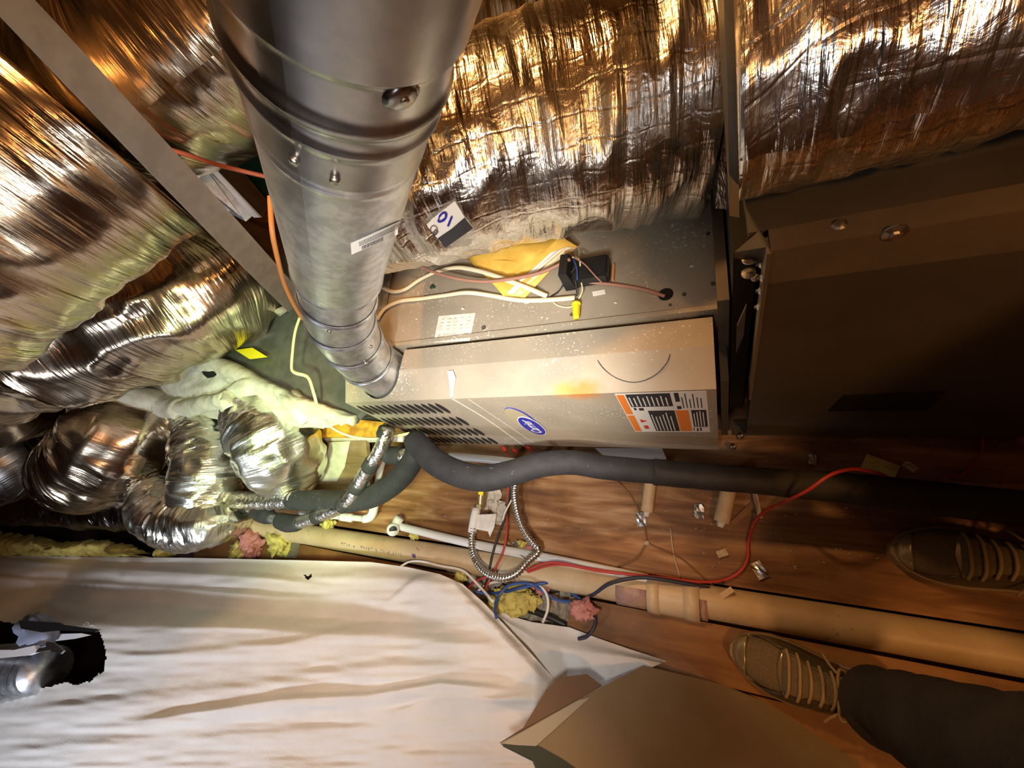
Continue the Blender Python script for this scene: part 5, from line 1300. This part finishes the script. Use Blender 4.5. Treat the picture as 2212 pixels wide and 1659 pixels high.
# ------------------------------------------------------------------ the person's legs and trainers
pe = thing('person', (0.33, 0.02, 0.0), 'person standing in dark trousers and tan laced trainers, only the legs in view', 'person')
def bodymesh():
    J = {'pel': ((.62, .02, .92), .16), 'waist': ((.64, .02, 1.05), .15), 'hR': ((.60, -.08, .84), .11), 'hL': ((.62, .12, .84), .11),
         'tR': ((.50, -.10, .66), .098), 'kR': ((.33, -.125, .46), .082), 'cR': ((.285, -.137, .30), .078), 'aR': ((.232, -.140, .135), .062), 'eR': ((.222, -.140, .095), .064),
         'tL': ((.60, .13, .66), .095), 'kL': ((.575, .13, .46), .075), 'cL': ((.60, .125, .30), .066), 'aL': ((.592, .118, .135), .056), 'eL': ((.588, .118, .085), .058)}
    E_ = [('pel', 'waist'), ('pel', 'hR'), ('hR', 'tR'), ('tR', 'kR'), ('kR', 'cR'), ('cR', 'aR'), ('aR', 'eR'), ('pel', 'hL'), ('hL', 'tL'), ('tL', 'kL'), ('kL', 'cL'), ('cL', 'aL'), ('aL', 'eL')]
    ks = list(J); me = bpy.data.meshes.new('trousers'); me.from_pydata([J[k][0] for k in ks], [(ks.index(a), ks.index(b)) for a, b in E_], [])
    o = bpy.data.objects.new('trousers', me); COL.objects.link(o)
    md = o.modifiers.new('skin', 'SKIN')
    for i, k in enumerate(ks): me.skin_vertices[0].data[i].radius = (J[k][1], J[k][1]); me.skin_vertices[0].data[i].use_root = (k == 'pel')
    o.modifiers.new('sub', 'SUBSURF').levels = 3
    bpy.context.view_layer.update()
    m2 = bpy.data.meshes.new_from_object(o.evaluated_get(bpy.context.evaluated_depsgraph_get())); bpy.data.objects.remove(o)
    # cloth folds
    from mathutils import noise as NZ
    for v_ in m2.vertices:
        c = v_.co; n = v_.normal; low = max(0, 1 - c.z / .5)
        k = .010 * NZ.noise(Vector((c.x * 9, c.y * 9, c.z * 16))) + .012 * low * NZ.noise(Vector((c.x * 6, c.y * 6, c.z * 34)))
        v_.co = c + n * k
    m2.materials.clear(); m2.materials.append(MATS['trouser']); m2.polygons.foreach_set('use_smooth', [True] * len(m2.polygons))
    t_ = bpy.data.objects.new('trousers', m2); COL.objects.link(t_); t_.parent = pe; t_.matrix_parent_inverse = Matrix.Translation(-pe.location); return t_
bodymesh()


def shoe(toe, heel_dir, mirror, lab):
    d_ = np.array([heel_dir[0], heel_dir[1], 0.0]); d_ /= np.linalg.norm(d_); s_ = np.array([-d_[1], d_[0], 0]) * mirror; o_ = np.array([toe[0], toe[1], 0.001]); up = np.array([0, 0, 1.0])
    w2 = lambda x, y, z: o_ + d_ * x + s_ * y + up * z
    xs = np.array([0, .008, .02, .04, .07, .10, .13, .16, .19, .22, .25, .275, .292, .298])
    hwd = np.array([.006, .024, .034, .043, .050, .0505, .047, .042, .038, .036, .035, .031, .022, .006])
    yc = np.array([.008, .008, .007, .005, .002, 0, -.002, -.003, -.002, 0, 0, 0, 0, 0])
    hgt = np.array([.030, .040, .047, .053, .060, .068, .078, .090, .098, .094, .090, .090, .088, .075])
    K = 25
    f_up = []; vv = []
    for i in range(len(xs)):
        for k in range(K):
            a = math.pi * k / (K - 1); ca, sa = math.cos(a), math.sin(a)
            e = .55 if xs[i] < .12 else .8
            yy = yc[i] + hwd[i] * math.copysign(abs(ca) ** e, ca); zz = .018 + (hgt[i] - .018) * abs(sa) ** .75
            vv.append(w2(xs[i], yy, zz))
    n_ = len(xs)
    ff = [(i * K + k, i * K + k + 1, (i + 1) * K + k + 1, (i + 1) * K + k) for i in range(n_ - 1) for k in range(K - 1)]
    if mirror > 0: ff = [q[::-1] for q in ff]
    up_ = obj('shoe', vv, ff, 'shoe_mesh', pe, True); up_['label'] = lab
    up_.modifiers.new('s', 'SUBSURF').levels = 1; up_.modifiers['s'].render_levels = 2
    def surf(x, a, lift):
        hw_, y0, h_ = np.interp(x, xs, hwd), np.interp(x, xs, yc), np.interp(x, xs, hgt); ca, sa = math.cos(a), math.sin(a); e = .55 if x < .12 else .8
        return w2(x, y0 + (hw_ + lift) * math.copysign(abs(ca) ** e, ca), .018 + (h_ + lift - .018) * abs(sa) ** .75)
    def patch(nm, x0, x1, a0, a1, m, lift=.0022, nx_=8, na=8):
        v = [surf(x0(b) + (x1(b) - x0(b)) * i / nx_, a0 + (a1 - a0) * b, lift) for b in [j / na for j in range(na + 1)] for i in range(nx_ + 1)]
        f = [(j * (nx_ + 1) + i, j * (nx_ + 1) + i + 1, (j + 1) * (nx_ + 1) + i + 1, (j + 1) * (nx_ + 1) + i) for j in range(na) for i in range(nx_)]
        p_ = obj(nm, v, f, m, up_, True); p_.modifiers.new('so', 'SOLIDIFY').thickness = .0015; return p_
    # sole
    out_ = []
    for i in range(n_): out_.append((xs[i] - (.006 if i == 0 else 0) + (.005 if i == n_ - 1 else 0), yc[i] + hwd[i] * 1.10 + .002))
    for i in range(n_ - 1, -1, -1): out_.append((xs[i] - (.006 if i == 0 else 0) + (.005 if i == n_ - 1 else 0), yc[i] - hwd[i] * 1.10 - .002))
    nb = len(out_); v = [w2(x, y, 0) for x, y in out_] + [w2(x, y * 1.02, .014) for x, y in out_] + [w2(x, y * .97, .028) for x, y in out_]
    f = [tuple(range(nb))[::-1], tuple(range(2 * nb, 3 * nb))] + [(r * nb + i, r * nb + (i + 1) % nb, (r + 1) * nb + (i + 1) % nb, (r + 1) * nb + i) for r in (0, 1) for i in range(nb)]
    obj('sole', v, f, 'shoe_sole', up_)['label'] = 'paler rubber sole'
    patch('toe_cap', lambda b: .002, lambda b: .022 + .010 * abs(b - .5), .25, math.pi - .25, 'shoe_shine')['label'] = 'shiny toe bumper'
    patch('side_overlay', lambda b: .025 + .05 * b, lambda b: .18, .12, .95, 'shoe_overlay')
    patch('side_overlay', lambda b: .075 - .05 * b, lambda b: .18, math.pi - .95, math.pi - .12, 'shoe_overlay')
    patch('eyestay', lambda b: .085, lambda b: .165, .80, 1.12, 'shoe_overlay', .003)
    patch('eyestay', lambda b: .085, lambda b: .165, math.pi - 1.12, math.pi - .80, 'shoe_overlay', .003)
    patch('vamp_trim', lambda b: .078 + .02 * abs(b - .5), lambda b: .086 + .02 * abs(b - .5), .95, math.pi - .95, 'shoe_shine', .0035)
    patch('tongue', lambda b: .085, lambda b: .195, 1.15, math.pi - 1.15, 'shoe_mesh', .0055)
    for i in range(5):
        x_ = .092 + i * .017
        tube('lace', [surf(x_, .95, .006), surf(x_ + .003, 1.3, .0085), surf(x_ + .004, math.pi / 2, .0095), surf(x_ + .003, math.pi - 1.3, .0085), surf(x_, math.pi - .95, .006)], .0028, 'lace', up_, 7, .004)
    kx = .170; kp = surf(kx, math.pi / 2, .012)
    for sg in (1, -1):
        tube('lace_loop', [kp, kp + d_ * -.004 + s_ * sg * .020 + up * .006, kp + d_ * .002 + s_ * sg * .040 + up * -.006, kp + d_ * .012 + s_ * sg * .036 + up * -.008, kp + d_ * .008 + s_ * sg * .016 + up * .002, kp], .0026, 'lace', up_, 7, .004)
        tube('lace_end', [kp, kp + d_ * .006 + s_ * sg * .018 + up * .003, kp + d_ * -.012 + s_ * sg * .042 + up * -.018, kp + d_ * -.02 + s_ * sg * .056 + up * -.034], .0024, 'lace', up_, 7, .004)
    tube('knot', [kp - s_ * .006, kp + up * .003, kp + s_ * .006], .005, 'lace', up_, 8, .003)
    # padded collar round the ankle
    tube('collar', [w2(.205 + .055 * (1 - math.cos(t)) - .012, .040 * math.sin(t), .098 + .004 * math.cos(2 * t)) for t in np.linspace(0, 2 * math.pi, 22)], .009, 'shoe_overlay', up_, 10, .006)
    return up_


t1_ = at(1583, 1412, z=.02); shoe((t1_[0], t1_[1]), (1, -0.10), 1, 'tan laced trainer on the plank beside the drain pipe')
t2_ = at(1928, 1178, z=.02); shoe((t2_[0], t2_[1]), (1, -0.12), -1, 'tan laced trainer on the open plywood')
